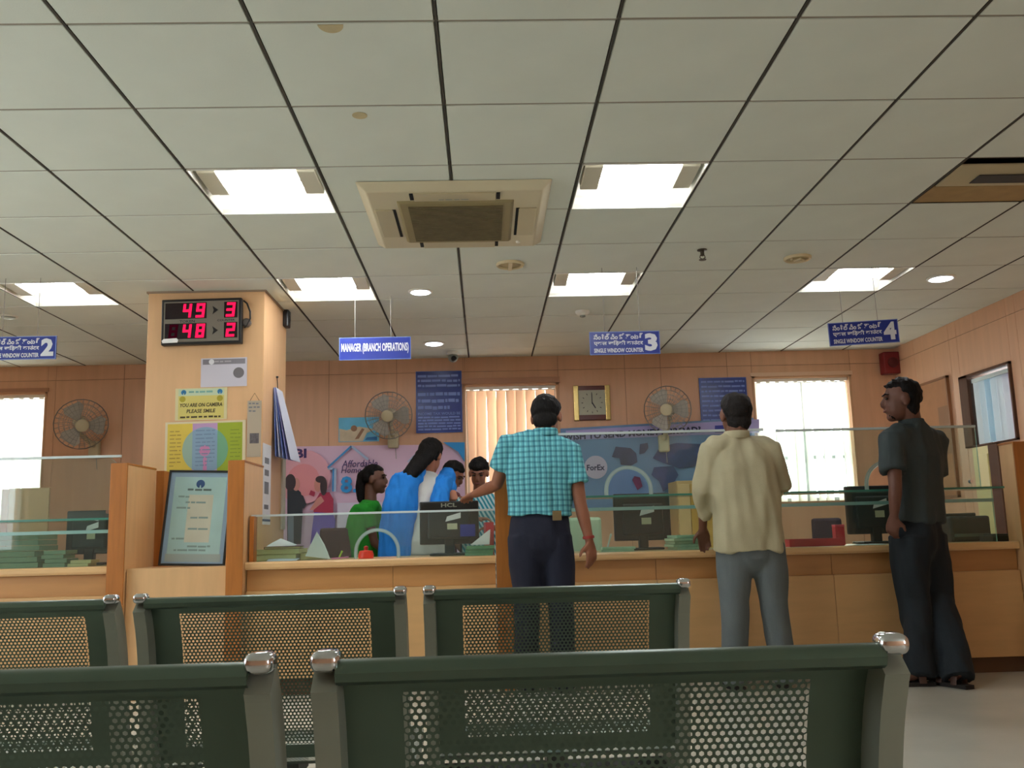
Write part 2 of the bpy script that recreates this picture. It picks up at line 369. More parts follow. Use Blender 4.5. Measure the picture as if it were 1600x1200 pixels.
MB().box(XR+0.018, XR+0.045, y0+0.02, y1-0.13, z1-0.07, z1-0.04).shift((XR+0.1, 7.05, 2.03)).obj('head_rail', WHITE, cb)
d1 = tag(MB().box(XR-0.012, XR-0.001, 7.12, 7.38, 0, 1.465).obj('door_1', mat('cream_door_leaf', (226, 212, 150), 0.45)), kind='structure')
MB().box(XR-0.03, XR-0.001, 6.98, 7.115, 0, 1.465).obj('door_frame', DARKW, d1)
MB().box(XR-0.022, XR-0.012, 7.15, 7.35, 0.1, 1.40).obj('door_panel', mat('cream_door_leaf', (226, 212, 150), 0.45), d1, bevel=0.003)
nb = thing('notice_board', 'brown framed pin board on the right wall above the glass screen', 'notice board', (XR-0.02, 7.95, 1.4))
b_ = MB().box(XR-0.018, XR-0.001, 7.67, 8.235, 1.10, 2.095).shift((XR-0.02, 7.95, 1.4)).obj('felt', mat('brown_felt', (176, 128, 92), 0.9, var=0.06, scale=10), nb)
fr = MB()
for b in ((7.655, 7.675, 1.08, 2.11), (8.23, 8.25, 1.08, 2.11), (7.655, 8.25, 2.093, 2.112), (7.655, 8.25, 1.08, 1.10)): fr.box(XR-0.028, XR-0.001, *b)
fr.shift((XR-0.02, 7.95, 1.4)).obj('frame', mat('board_frame', (138, 92, 56), 0.5), nb)
MB().box(XR-0.021, XR-0.018, 7.69, 7.86, 1.45, 1.86).shift((XR-0.02, 7.95, 1.4)).obj('pinned_sheet', mat('brown_sheet', (150, 112, 84), 0.8), nb)

# ------------------------------------------------------------------ ceiling fittings
tube_m = emitter('fluorescent_tube', (246, 250, 255), TUBE)
ENDCAP = mat('lamp_end_cover', (222, 216, 196), 0.5)
def troffer(i, j, label):
    x0, y0 = GX(i)+0.008, GY(j)+0.008; x1, y1 = GX(i+1)-0.008, GY(j+1)-0.008; o = ((x0+x1)/2, (y0+y1)/2, CZ)
    r = thing('ceiling_light', label, 'ceiling light', o, 'square fluorescent ceiling lights')
    h = MB(); t = 0.004; zt = CZ+0.11
    h.box(x0, x0+t, y0, y1, CZ-0.004, zt).box(x1-t, x1, y0, y1, CZ-0.004, zt).box(x0+t, x1-t, y0, y0+t, CZ-0.004, zt).box(x0+t, x1-t, y1-t, y1, CZ-0.004, zt).box(x0, x1, y0, y1, zt, zt+t)
    h.shift(o).obj('housing', WHITE, r)
    rf = MB().prism([(y1-t, CZ), (y1-t, zt), (y0+0.34, zt)] + [(y0+0.34+0.226*math.sin(a), zt-0.1*(1-math.cos(a))) for a in (0.3, 0.6, 0.9, 1.2, 1.5)], x0+t, x1-t, 'x')
    rf.shift(o).obj('reflector', WHITE, r)
    for sx in (-1, 1):
        cx = (x0+x1)/2
        xa, xb = sorted((cx+sx*0.185, cx+sx*0.272))
        MB().prism([(y0+0.03, CZ+0.05), (y0+0.08, CZ+0.015), (y0+0.33, CZ+0.004), (y0+0.345, CZ+0.03), (y0+0.345, CZ+0.1), (y0+0.03, CZ+0.1)], xa, xb, 'x').shift(o).obj('end_cover', ENDCAP, r, bevel=0.004)
    for k in range(3):
        yy = y0+0.075+0.105*k; zz = CZ+(0.045, 0.036, 0.03)[k]
        MB().tube([((x0+x1)/2-0.187, yy, zz), ((x0+x1)/2+0.187, yy, zz)], 0.017, 8).shift(o).obj('tube', tube_m, r)
    return r
troffer(0, 3, 'square fluorescent light left of the cassette air conditioner')
troffer(3, 3, 'square fluorescent light right of the cassette air conditioner')
troffer(0, 6, 'square fluorescent light above the manager sign')
troffer(3, 6, 'square fluorescent light above the sign numbered 3')
troffer(6, 6, 'square fluorescent light beside the downlight near the right wall')
troffer(-3, 6, 'blazing square fluorescent light above the sign numbered 2')

dl_m = emitter('downlight_lens', (235, 242, 255), DOWN)
def downlight(x, y, label, lit=True, r=0.075):
    o = (x, y, CZ); t = thing('downlight', label, 'downlight', o, 'round ceiling downlights')
    MB().lathe([(r*0.8, 0.0), (r*1.12, -0.001), (r*1.12, -0.006), (r*0.98, -0.012), (r*0.84, -0.008)], (0, 0, 0), (0, 0, 1), 24).obj('rim', WHITE, t, smooth=True)
    MB().lathe([(r*0.84, -0.004), (r*0.82, -0.014), (r*0.5, -0.02), (0.004, -0.022)], (0, 0, 0), (0, 0, 1), 20).obj('lens', dl_m if lit else PLATE, t, smooth=True)
downlight(-0.414, 6.193, 'lit round downlight near the manager sign string')
downlight(-0.419, 7.942, 'smaller looking lit round downlight right of the manager sign', r=0.085)
downlight(3.173, 6.090, 'lit round downlight near the right wall', r=0.085)
downlight(-3.450, 6.680, 'dim round downlight above the left edge sign', lit=False, r=0.06)

# cassette air conditioner
def cassette():
    x0, x1, y0, y1 = -0.585, 0.355, 4.175, 5.145; cx, cy = (x0+x1)/2, (y0+y1)/2; o = (cx, cy, CZ)
    r = thing('air_conditioner', 'cream four way cassette air conditioner in the ceiling', 'air conditioner', o)
    hx, hy = (x1-x0)/2, (y1-y0)/2
    p = MB(); a = [(-hx, -hy), (hx, -hy), (hx, hy), (-hx, hy)]; k = 0.9
    p.hexa([(u*k, v*k, -0.04) for u, v in a] + [(u, v, -0.002) for u, v in a]); p.obj('panel', CREAM, r, bevel=0.006)
    fr = MB(); fr.hexa([(u*0.585, v*0.63, -0.052) for u, v in a] + [(u*0.62, v*0.66, -0.038) for u, v in a]); fr.obj('grille_frame', mat('ac_grille_frame', (150, 136, 96), 0.6), r, bevel=0.004)
    gl = MB()
    for k_ in range(26):
        yy = -hy*0.54 + hy*1.08*k_/25; gl.box(-hx*0.5, hx*0.5, yy-0.006, yy+0.006, -0.058, -0.051)
    tag(gl.obj('intake_grille', GRILLE, r), 'olive brown intake grille')
    for sx in (-1, 1):
        xc = sx*hx*0.77
        MB().box(xc-0.045, xc+0.045, -0.2, 0.22, -0.047, -0.039).obj('air_flap', CREAMD, r, bevel=0.003)
        MB().box(xc-sx*0.05-0.009, xc-sx*0.05+0.009, -0.2, 0.22, -0.0445, -0.039).obj('air_slot', BLACKM, r)
    for sy in (-1, 1):
        yc = sy*hy*0.77
        MB().box(-0.2, 0.2, yc-0.05, yc+0.05, -0.047, -0.039).obj('air_flap', CREAMD, r, bevel=0.003)
        for sx in (-1, 1): MB().box(sx*0.21-0.009, sx*0.21+0.009, yc-0.045, yc+0.03, -0.047, -0.039).obj('air_slot', BLACKM, r)
    scribble(-0.08, 0.08, -0.012, 0.012, 0, 1, seed=3, wmin=0.02, wmax=0.04, last=1).xform(Matrix.Translation((0, -hy*0.72, -0.0485)) @ Matrix.Rotation(PI/2, 4, 'X') @ Matrix.Scale(-1, 4, (0, 1, 0))).obj('badge', PLATE, r)
    MB().lathe([(0.012, -0.05), (0.012, -0.04)], (0.33, 0.34, 0), (0, 0, 1), 10).obj('sensor_lamp', WHITE, r)
cassette()
# supply vent near the right wall
x0, x1, y0, y1 = GX(6)+0.006, GX(8)-0.006, GY(3)+0.006, GY(4)-0.006; o = ((x0+x1)/2, (y0+y1)/2, CZ)
v = thing('air_vent', 'brown and cream ceiling air vent near the right wall', 'air vent', o)
MB().box(x0, x1, y0, y1, CZ+0.09, CZ+0.1).box(x0, x0+0.004, y0, y1, CZ, CZ+0.09).box(x1-0.004, x1, y0, y1, CZ, CZ+0.09).box(x0, x1, y0, y0+0.004, CZ, CZ+0.09).box(x0, x1, y1-0.004, y1, CZ, CZ+0.09).shift(o).obj('duct', BLACKM, v)
MB().hexa([(x0+0.01, y0+0.09, CZ+0.006), (x1-0.01, y0+0.09, CZ+0.006), (x1-0.01, y0+0.34, CZ-0.004), (x0+0.01, y0+0.34, CZ-0.004), (x0+0.01, y0+0.09, CZ+0.012), (x1-0.01, y0+0.09, CZ+0.012), (x1-0.01, y0+0.34, CZ+0.002), (x0+0.01, y0+0.34, CZ+0.002)]).shift(o).obj('face_plate', CREAMD, v)
MB().box(x0+0.16, x1-0.06, y0+0.2, y0+0.3, CZ-0.006, CZ-0.001).shift(o).obj('slot', mat('slot_grey', (70, 66, 66), 0.8), v)
for k in range(5):
    yy = y0+0.35+0.0475*k
    MB().box(x0+0.005, x1-0.005, yy, yy+0.046, CZ-0.002+0.0012*k, CZ+0.006+0.0012*k).shift(o).obj('louvre', mat('louvre_brown', (168, 138, 88), 0.6, var=0.1, scale=12), v)

def ceiling_disc(x, y, r, label, bar):
    t = thing('ceiling_speaker', label, 'ceiling speaker', (x, y, CZ), 'round cream ceiling discs')
    MB().lathe([(r, -0.001), (r, -0.012), (r*0.92, -0.018), (r*0.8, -0.012), (r*0.78, -0.004)], (0, 0, 0), (0, 0, 1), 28).obj('rim', mat('disc_cream', (220, 205, 168), 0.5), t, smooth=True)
    MB().lathe([(r*0.8, -0.006), (0.004, -0.01)], (0, 0, 0), (0, 0, 1), 24).obj('centre', mat('disc_centre', (184, 168, 128), 0.6), t)
    if bar: MB().box(-0.012, 0.012, -r*0.85, r*0.85, -0.024, -0.008).obj('cross_bar', mat('disc_cream', (220, 205, 168), 0.5), t)
    else: MB().tube([(-r*0.5, -r*0.1, -0.014), (-r*0.2, r*0.25, -0.014), (r*0.15, -r*0.2, -0.014), (r*0.5, r*0.15, -0.014)], 0.009, 6).obj('cross_bar', mat('disc_cream', (220, 205, 168), 0.5), t)
ceiling_disc(0.187, 5.573, 0.088, 'round cream ceiling disc with a bar behind the air conditioner', True)
ceiling_disc(1.990, 5.543, 0.085, 'round cream ceiling disc with a wavy bar left of the counter 4 light', False)
x, y = 1.342, 5.348
s_ = thing('fire_sprinkler', 'small dark metal fire sprinkler hanging from the ceiling tile', 'sprinkler', (x, y, CZ))
MB().lathe([(0.03, -0.001), (0.03, -0.006), (0.012, -0.012), (0.012, -0.035), (0.008, -0.04)], (0, 0, 0), (0, 0, 1), 14).obj('body', mat('sprinkler_metal', (92, 84, 74), 0.4, 0.7), s_)
MB().tube([(-0.012, 0, -0.035), (-0.016, 0, -0.05), (0, 0, -0.062), (0.016, 0, -0.05), (0.012, 0, -0.035)], 0.003, 6).lathe([(0.022, -0.062), (0.022, -0.065)], (0, 0, 0), (0, 0, 1), 14).obj('deflector', mat('sprinkler_metal', (92, 84, 74), 0.4, 0.7), s_)
x, y = 0.773, 6.862
s_ = thing('smoke_detector', 'small white smoke detector behind the light above sign 3', 'smoke detector', (x, y, CZ))
MB().lathe([(0.055, -0.001), (0.055, -0.012), (0.04, -0.03), (0.02, -0.036)], (0, 0, 0), (0, 0, 1), 18).obj('body', WHITE, s_, smooth=True)
MB().lathe([(0.022, -0.036), (0.022, -0.046), (0.01, -0.05)], (0, 0, 0), (0, 0, 1), 12).obj('cap', PLATE, s_)
x, y = -0.266, 8.362
s_ = thing('dome_camera', 'small white dome security camera on the ceiling by the back wall', 'security camera', (x, y, CZ))
MB().lathe([(0.058, -0.001), (0.06, -0.02), (0.055, -0.03)], (0, 0, 0), (0, 0, 1), 20).obj('base', WHITE, s_, smooth=True)
MB().ell((0, -0.01, -0.055), (Vector((1, 0, 0)), Vector((0, 1, 0)), Vector((0, 0, 1))), (0.047, 0.047, 0.045), 18, 12).obj('dome', PLATE, s_, smooth=True)
MB().lathe([(0.026, 0.0), (0.026, 0.02), (0.018, 0.028)], (0.006, -0.042, -0.066), (0.1, -0.85, -0.4), 14).obj('lens', BLACK, s_, smooth=True)

# ------------------------------------------------------------------ hanging signs
WIRE = mat('hanging_wire', (150, 146, 140), 0.5, 0.5)
def hang_sign(b, y, label, lines, digit, yaw=0.0, roll=0.0):
    x0, x1, z0, z1 = b; o = ((x0+x1)/2, y, z0); W, H = x1-x0, z1-z0
    r = thing('hanging_sign', label, 'sign', o, 'blue hanging counter signs'); r.rotation_euler = (0, roll, yaw)
    MB().box(-W/2, W/2, -0.004, 0.004, 0, H).obj('board', BLUE, r)
    bd = MB(); e = 0.004
    for q in ((-W/2, W/2, 0, e), (-W/2, W/2, H-e, H), (-W/2, -W/2+e, e, H-e), (W/2-e, W/2, e, H-e)): bd.box(q[0], q[1], -0.0055, -0.004, q[2], q[3])
    bd.obj('border', PBLUE, r)
    if digit:
        text_mb(digit, W*0.285, W*0.465, H*0.13, H*0.9, -0.0058, 0.05).obj('numeral', PWHITE, r)
        tx = (-W*0.44, W*0.26)
        rows = [(0.66, 0.92), (0.38, 0.62), (0.09, 0.28)]
        for s, (a, c) in zip(lines, rows): text_mb(s, tx[0], tx[1], H*a, H*c, -0.0058, 0.03).obj('lettering', PWHITE, r)
    else:
        text_mb(lines[0], -W*0.47, W*0.47, H*0.26, H*0.74, -0.0058, 0.03).obj('lettering', PWHITE, r)
    for sx in (-0.28, 0.22):
        MB().tube([(W*sx, 0, H), (W*sx*(1.0), 0.0, CZ-z0)], 0.0018, 5).obj('wire', WIRE, r)
    return r
L3 = ["సింగిల్ విండో కౌంటర్", "एकल खिड़की काउंटर", "SINGLE WINDOW COUNTER"]
b2 = [(-3.068, -2.638, 2.020, 2.166)]
hang_sign(b2[0], 5.7, 'blue hanging sign numbered 2 at the left edge', L3, '2')
hang_sign(((-0.986, -0.492, 2.089, 2.247)), 6.3, 'blue hanging sign reading MANAGER (BRANCH OPERATIONS)', ["MANAGER (BRANCH OPERATIONS)"], None)
hang_sign(((0.679, 1.125, 1.974, 2.122)), 5.7, 'blue hanging sign numbered 3 above the middle right counter', L3, '3', roll=0.0)
hang_sign(((2.257, 2.698, 2.028, 2.181)), 5.8, 'blue hanging sign numbered 4 near the right wall', L3, '4', yaw=-0.12, roll=-0.02)

# ------------------------------------------------------------------ things on the back wall
def fan(c, d, r, mount, label):
    c = Vector(c); d = Vector(d).normalized(); o = tuple(mount)
    t = thing('wall_fan', label, 'fan', o, 'wall fans along the back wall')
    M1 = mat('fan_wire', (150, 148, 140), 0.5); M2 = mat('fan_blade', (176, 170, 158), 0.5); M3 = mat('fan_body', (196, 184, 150), 0.5)
    u = d.orthogonal().normalized(); v = d.cross(u); up = Vector((0, 0, 1)); u = (up - d*up.dot(d)).normalized(); v = d.cross(u)
    for side in (1, -1):
        gm = MB()
        for q, hh in ((1.0, 0.0), (0.82, 0.035), (0.64, 0.052), (0.46, 0.06), (0.3, 0.064)):
            pts = [c + d*side*hh*1.0 + (u*math.cos(2*PI*k/24)+v*math.sin(2*PI*k/24))*r*q for k in range(25)]
            gm.tube(pts, 0.0045 if q == 1.0 else 0.002, 5)
        for k in range(28):
            a = 2*PI*k/28; e = u*math.cos(a)+v*math.sin(a)
            gm.tube([c+e*r, c+e*r*0.82+d*side*0.035, c+e*r*0.5+d*side*0.058, c+e*r*0.2+d*side*0.066], 0.0016, 4)
        gm.shift(o).obj('guard', M1, t)
    MB().lathe([(r*0.24, 0.066), (r*0.25, 0.07), (r*0.2, 0.078), (0.01, 0.08)], c, d, 20).shift(o).obj('badge', M3, t, smooth=True)
    MB().lathe([(0.035, -0.03), (0.045, 0.0), (0.04, 0.03), (0.02, 0.04)], c, d, 16).shift(o).obj('hub', M3, t, smooth=True)
    for k in range(3):
        a = 2*PI*k/3+0.5; bl = MB(); vs = []
        for q, wd in ((0.16, 0.3), (0.45, 0.5), (0.75, 0.55), (0.92, 0.35)):
            for s_ in (-1, 1):
                aa = a + s_*wd; e = u*math.cos(aa)+v*math.sin(aa); vs.append(c + e*r*q + d*s_*0.014)
        vs2 = [p - d*0.003 for p in vs]; n = len(vs); fs = []
        for i in range(3): fs += [(2*i, 2*i+1, 2*i+3, 2*i+2), (n+2*i, n+2*i+2, n+2*i+3, n+2*i+1), (2*i, 2*i+2, n+2*i+2, n+2*i), (2*i+1, n+2*i+1, n+2*i+3, 2*i+3)]
        fs += [(0, n, n+1, 1), (n-2, n-1, 2*n-1, 2*n-2)]
        bl.add(vs+vs2, fs).shift(o).obj('blade', M2, t, smooth=True)
    MB().lathe([(0.035, -0.16), (0.055, -0.14), (0.055, -0.05), (0.04, -0.03)], c, d, 16).shift(o).obj('motor', M3, t, smooth=True)
    mt = Vector(mount)
    MB().chain([c-d*0.11, c-d*0.1+Vector((0, 0, -0.1)), mt+Vector((0, -0.05, 0.02))], [0.02, 0.02, 0.024], n=10).shift(o).obj('arm', M3, t, smooth=True)
    MB().box(mt.x-0.05, mt.x+0.05, mt.y-0.06, mt.y, mt.z-0.1, mt.z+0.06).shift(o).obj('bracket', M3, t, bevel=0.015)
    MB().tube([mt+Vector((0.02, -0.03, -0.1)), mt+Vector((0.025, -0.02, -0.2))], 0.003, 5).shift(o).obj('pull_cord', M1, t)
fan((-3.587, 8.300, 1.942), (0.5, -0.84, -0.3), 0.225, (-3.589, 8.640, 1.761), 'grey wall fan turned sideways beside the left window')
fan((-0.860, 8.350, 1.966), (-0.08, -0.97, -0.2), 0.215, (-0.844, 8.640, 1.792), 'wall fan above the pink home loan banner')
fan((1.676, 8.300, 1.955), (-0.35, -0.9, -0.12), 0.215, (1.675, 8.580, 1.690), 'wall fan right of the square clock')

ck = [(0.858, 1.198, 1.909, 2.245)][0]; W, H = ck[1]-ck[0], ck[3]-ck[2]; o = ((ck[0]+ck[1])/2, YB-0.001, (ck[2]+ck[3])/2)
c = thing('wall_clock', 'square wall clock with red and gold frame', 'clock', o)
MB().box(-W/2, W/2, -0.03, 0, -H/2+0.004, H/2-0.004).obj('case', mat('clock_red', (84, 26, 20), 0.3), c, bevel=0.006)
for sx in (-1, 1): MB().box(sx*W*0.44-0.025, sx*W*0.44+0.025, -0.042, 0, -H/2, H/2).obj('side_bar', mat('gold', (196, 172, 110), 0.25, 0.8), c, bevel=0.008)
MB().box(-W*0.37, W*0.37, -0.034, -0.03, -H*0.34, H*0.36).obj('dial', mat('clock_dial', (168, 166, 146), 0.4), c)
for k in range(12):
    a = PI/2-2*PI*k/12; q = Vector((math.cos(a), 0, math.sin(a))); MB().tube([q*0.085, q*0.10], 0.003, 4).shift((0, 0.0345, 0)).obj('hour_mark', INK, c)
MB().box(-0.004, 0.004, -0.038, -0.035, -0.01, 0.085).obj('minute_hand', INK, c)
MB().prism([(-0.005, 0), (0.005, 0.004), (0.036, -0.05), (0.028, -0.054)], -0.037, -0.0345).obj('hour_hand', INK, c)

def notice(name, label, b, y, rows_dev, eng, seed):
    x0, x1, z0, z1 = b; o = ((x0+x1)/2, y, z0); W, H = x1-x0, z1-z0
    r = thing(name, label, 'notice board', o, 'blue notice boards on the back wall')
    MB().box(-W/2, W/2, -0.012, 0, 0, H).obj('board', NAVY, r, bevel=0.002)
    e = 0.006; bd = MB()
    for q in ((-W/2, W/2, 0, e), (-W/2, W/2, H-e, H), (-W/2, -W/2+e, e, H-e), (W/2-e, W/2, e, H-e)): bd.box(q[0], q[1], -0.014, -0.012, q[2], q[3])
    bd.obj('border', mat('notice_border', (60, 96, 180), 0.4), r)
    if eng:
        scribble(-W*0.46, W*0.46, H*0.72, H*0.96, -0.0135, 3, 0.62, seed, 0.02, 0.12, 1).obj('print', PBLUE, r)
        scribble(-W*0.46, W*0.46, H*0.345, H*0.68, -0.0135, 3, 0.62, seed+1, 0.02, 0.09, 0.75).obj('print', PBLUE, r)
        text_mb("INCOME TAX WOULD BE", -W*0.46, W*0.46, H*0.285, H*0.33, -0.0135, 0.02).obj('lettering', PBLUE, r)
        scribble(-W*0.46, W*0.46, H*0.03, H*0.27, -0.0135, 5, 0.7, seed+2, 0.02, 0.1, 1).obj('print', PBLUE, r)
    else:
        scribble(-W*0.46, W*0.46, H*0.05, H*0.97, -0.0135, 10, 0.5, seed, 0.02, 0.09, 0.7).obj('print', PBLUE, r)
notice('notice_sign', 'dark blue notice with white print left of the middle window', ((-0.631, -0.198, 1.830, 2.415)), YB-0.001, 6, True, 5)
notice('notice_sign', 'blue notice with white print behind the balding man', ((2.060, 2.513, 1.792, 2.294)), YB-0.001, 6, False, 11)

b = [(-1.356, -0.980, 1.763, 1.992)][0]; o = ((b[0]+b[1])/2, YB-0.001, b[2]); W, H = b[1]-b[0], b[3]-b[2]
p = thing('poster', 'small blue sky and beach picture below the middle fan', 'poster', o)
MB().box(-W/2, W/2, -0.004, 0, 0, H).obj('sheet', mat('poster_sky', (104, 190, 226), 0.5, var=0.2, scale=4), p)
MB().prism([(-W*0.48, H*0.02), (W*0.1, H*0.02), (W*0.2, H*0.35), (W*0.42, H*0.5), (0, H*0.62), (-W*0.3, H*0.48), (-W*0.48, H*0.55)], -0.0052, -0.004).obj('printed_sand', mat('poster_sand', (208, 190, 160), 0.6, var=0.15, scale=9), p)
MB().prism([(-W*0.1, H*0.1), (W*0.0, H*0.12), (W*0.14, H*0.5), (W*0.08, H*0.55)], -0.0062, -0.0052).prism(circle(-W*0.12, H*0.55, 0.03, 10), -0.0062, -0.0052).obj('printed_figure', mat('poster_figure', (150, 110, 84), 0.6), p)
MB().prism([(W*0.15, H*0.06), (W*0.45, H*0.05), (W*0.45, H*0.2), (W*0.2, H*0.17)], -0.0055, -0.004).obj('printed_water', mat('poster_blue', (30, 110, 170), 0.5), p)

al = thing('alarm_box', 'dark red alarm box in the back right corner', 'alarm', (3.77, YB-0.001, 2.32))
b = [(3.817, 3.991, 2.284, 2.496)][0]
MB().box(b[0], b[1], YB-0.11, YB-0.001, b[2], b[3]).shift((3.77, YB-0.001, 2.32)).obj('case', mat('alarm_red', (122, 20, 30), 0.4), al, bevel=0.012)
MB().lathe([(0.05, 0.0), (0.048, 0.012), (0.01, 0.016)], ((b[0]+b[1])/2, YB-0.11, (b[2]+b[3])/2), (0, -1, 0), 16).shift((3.77, YB-0.001, 2.32)).obj('sounder', mat('alarm_red_dark', (84, 12, 22), 0.5), al)

def sheet(x0, x1, zt0, zt1, zb0, zb1, y, amp=0.008, n=24, t=0.002, seed=0):      # hanging banner, gently rippled; top/bottom heights at both ends
    mb = MB(); m = 6; V = []
    for j in range(m+1):
        for i in range(n+1):
            u = i/n; w_ = j/m; zt = zt0+(zt1-zt0)*u; zb = zb0+(zb1-zb0)*u
            V.append((x0+(x1-x0)*u, y-amp*(0.5+0.5*math.sin(u*11+w_*2+seed)), zb+(zt-zb)*w_))
    F = [(j*(n+1)+i, j*(n+1)+i+1, (j+1)*(n+1)+i+1, (j+1)*(n+1)+i) for j in range(m) for i in range(n)]
    N = len(V); V2 = [(a, b_+t, c_) for a, b_, c_ in V]
    mb.add(V+V2, F+[tuple(q+N for q in reversed(f_)) for f_ in F]); return mb
PK = lambda n, c_: mat('banner_'+n, c_, 0.6)
YP = 8.60
o = (-1.1, YB-0.02, 0.75)
ba = thing('banner', 'pink and lilac home loan banner behind the staff women', 'banner', o)
s = sheet(-2.05, -0.185, 1.735, 1.715, 0.68, 0.68, YB-0.012); 
s.shift(o).obj('sheet', mat('banner_lilac', (224, 190, 214), 0.55, var=0.05, scale=1.6), ba, smooth=True)
def bp(name, poly, m, y=YP): MB().prism(poly, y-0.001, y).shift(o).obj(name, m, ba)
def pp(*q): return [(q[i], q[i+1]) for i in range(0, len(q), 2)]
def XZ(*pts): return [(a[0], a[2]) for a in pts]
def bar2(a, b_, w_):
    a = Vector((a[0], 0, a[2])); b_ = Vector((b_[0], 0, b_[2])); n = (b_-a).normalized(); n = Vector((-n.z, 0, n.x))*w_/2
    return [(q.x, q.z) for q in (a-n, b_-n, b_+n, a+n)]
cg = (-1.671, 8.600, 1.446)
bp('printed_glow', circle(cg[0], cg[2], 0.25, 20), PK('salmon', (228, 168, 182)), YP+0.004)
bp('printed_glow', circle(cg[0], cg[2]-0.03, 0.15, 20), PK('coral', (226, 146, 152)), YP+0.003)
text_mb("SBI", -1.820, -1.644, 1.618, 1.707, YP-0.001, 0.04).shift(o).obj('lettering', PK('purple', (60, 34, 98)), ba)
HB = PK('house', (60, 140, 200)); HL = PK('house_pale', (176, 196, 226))
bp('printed_house', bar2((-1.449, 8.600, 1.523), (-1.231, 8.600, 1.719), 0.018), HB)
bp('printed_house', bar2((-1.231, 8.600, 1.719), (-1.077, 8.600, 1.591), 0.022), HL)
bp('printed_house', bar2((-1.448, 8.600, 1.517), (-1.390, 8.600, 1.515), 0.02), HL)
bp('printed_house', bar2((-1.396, 8.600, 1.516), (-1.400, 8.600, 1.304), 0.016), HB)
bp('printed_house', bar2((-1.378, 8.600, 1.515), (-1.383, 8.600, 1.303), 0.02), HL, YP+0.002)
bp('printed_house', bar2((-0.711, 8.600, 1.558), (-0.549, 8.600, 1.715), 0.012), HL)
bp('printed_house', bar2((-0.687, 8.600, 1.558), (-0.688, 8.600, 1.481), 0.012), HL)
text_mb("Affordable", -1.319, -0.989, 1.522, 1.588, YP-0.001, 0.01, shear=0.2).shift(o).obj('lettering', PK('purple', (60, 34, 98)), ba)
text_mb("Home", -1.325, -1.142, 1.470, 1.523, YP-0.001, 0.01, shear=0.2).shift(o).obj('lettering', PK('purple', (60, 34, 98)), ba)
text_mb("8.", -1.330, -1.178, 1.288, 1.441, YP-0.001, 0.03).shift(o).obj('lettering', PK('cyan', (40, 150, 220)), ba)
bp('printed_triangle', XZ((-0.382, 8.600, 1.735), (-0.180, 8.600, 1.730), (-0.183, 8.600, 1.545), (-0.241, 8.600, 1.642)), PK('cyan', (40, 150, 220)))
bp('printed_strip', XZ((-1.358, 8.600, 0.930), (-0.230, 8.600, 0.924), (-0.225, 8.600, 1.192), (-1.359, 8.600, 1.198)), PK('white', (222, 212, 232)), YP+0.004)
# two printed women in conversation on the banner
DK = PK('dark_jacket', (34, 40, 50)); SK = PK('printed_skin', (206, 140, 130)); HR = PK('printed_hair', (58, 40, 46)); RD = PK('printed_red', (168, 40, 74)); VI = PK('printed_violet', (104, 80, 170))
FD = [0]
def pf(name, m, *pts):
    FD[0] += 1; bp(name, XZ(*pts), m, YP-0.002-0.0008*FD[0])
def pe(name, m, c_, rx, rz):
    FD[0] += 1; bp(name, [(c_[0]+rx*math.cos(2*PI*i/18), c_[2]+rz*math.sin(2*PI*i/18)) for i in range(18)], m, YP-0.002-0.0008*FD[0])
pf('printed_trousers', PK('printed_trousers', (22, 30, 40)), (-1.810, 8.600, 0.838), (-1.688, 8.600, 0.835), (-1.674, 8.600, 1.124), (-1.814, 8.600, 1.128))
pf('printed_trousers', PK('printed_grey', (110, 120, 136)), (-1.804, 8.600, 0.838), (-1.752, 8.600, 0.837), (-1.756, 8.600, 1.155), (-1.808, 8.600, 1.157))
pf('printed_jacket', DK, (-1.813, 8.600, 1.104), (-1.679, 8.600, 1.101), (-1.669, 8.600, 1.205), (-1.693, 8.600, 1.305), (-1.740, 8.600, 1.348), (-1.816, 8.600, 1.349))
pf('printed_sleeve', DK, (-1.717, 8.600, 1.300), (-1.669, 8.600, 1.270), (-1.640, 8.600, 1.193), (-1.668, 8.600, 1.153), (-1.727, 8.600, 1.207))
pe('printed_face', SK, (-1.735, 8.600, 1.377), 0.034, 0.06)
pe('printed_hair', HR, (-1.788, 8.600, 1.396), 0.05, 0.078)
pf('printed_skirt', VI, (-1.601, 8.600, 0.833), (-1.387, 8.600, 0.827), (-1.376, 8.600, 1.047), (-1.429, 8.600, 1.188), (-1.563, 8.600, 1.168))
pf('printed_blouse', RD, (-1.575, 8.600, 1.121), (-1.394, 8.600, 1.105), (-1.394, 8.600, 1.233), (-1.430, 8.600, 1.299), (-1.518, 8.600, 1.295), (-1.564, 8.600, 1.214))
pf('printed_blouse', RD, (-1.617, 8.600, 1.280), (-1.570, 8.600, 1.261), (-1.559, 8.600, 1.302), (-1.600, 8.600, 1.321))
pe('printed_face', SK, (-1.536, 8.600, 1.366), 0.034, 0.062)
pe('printed_hair', HR, (-1.483, 8.600, 1.353), 0.032, 0.085)
pe('printed_hair', HR, (-1.513, 8.600, 1.418), 0.045, 0.032)
pf('printed_arm', SK, (-1.610, 8.600, 1.140), (-1.575, 8.600, 1.139), (-1.476, 8.600, 1.218), (-1.506, 8.600, 1.266), (-1.541, 8.600, 1.243))

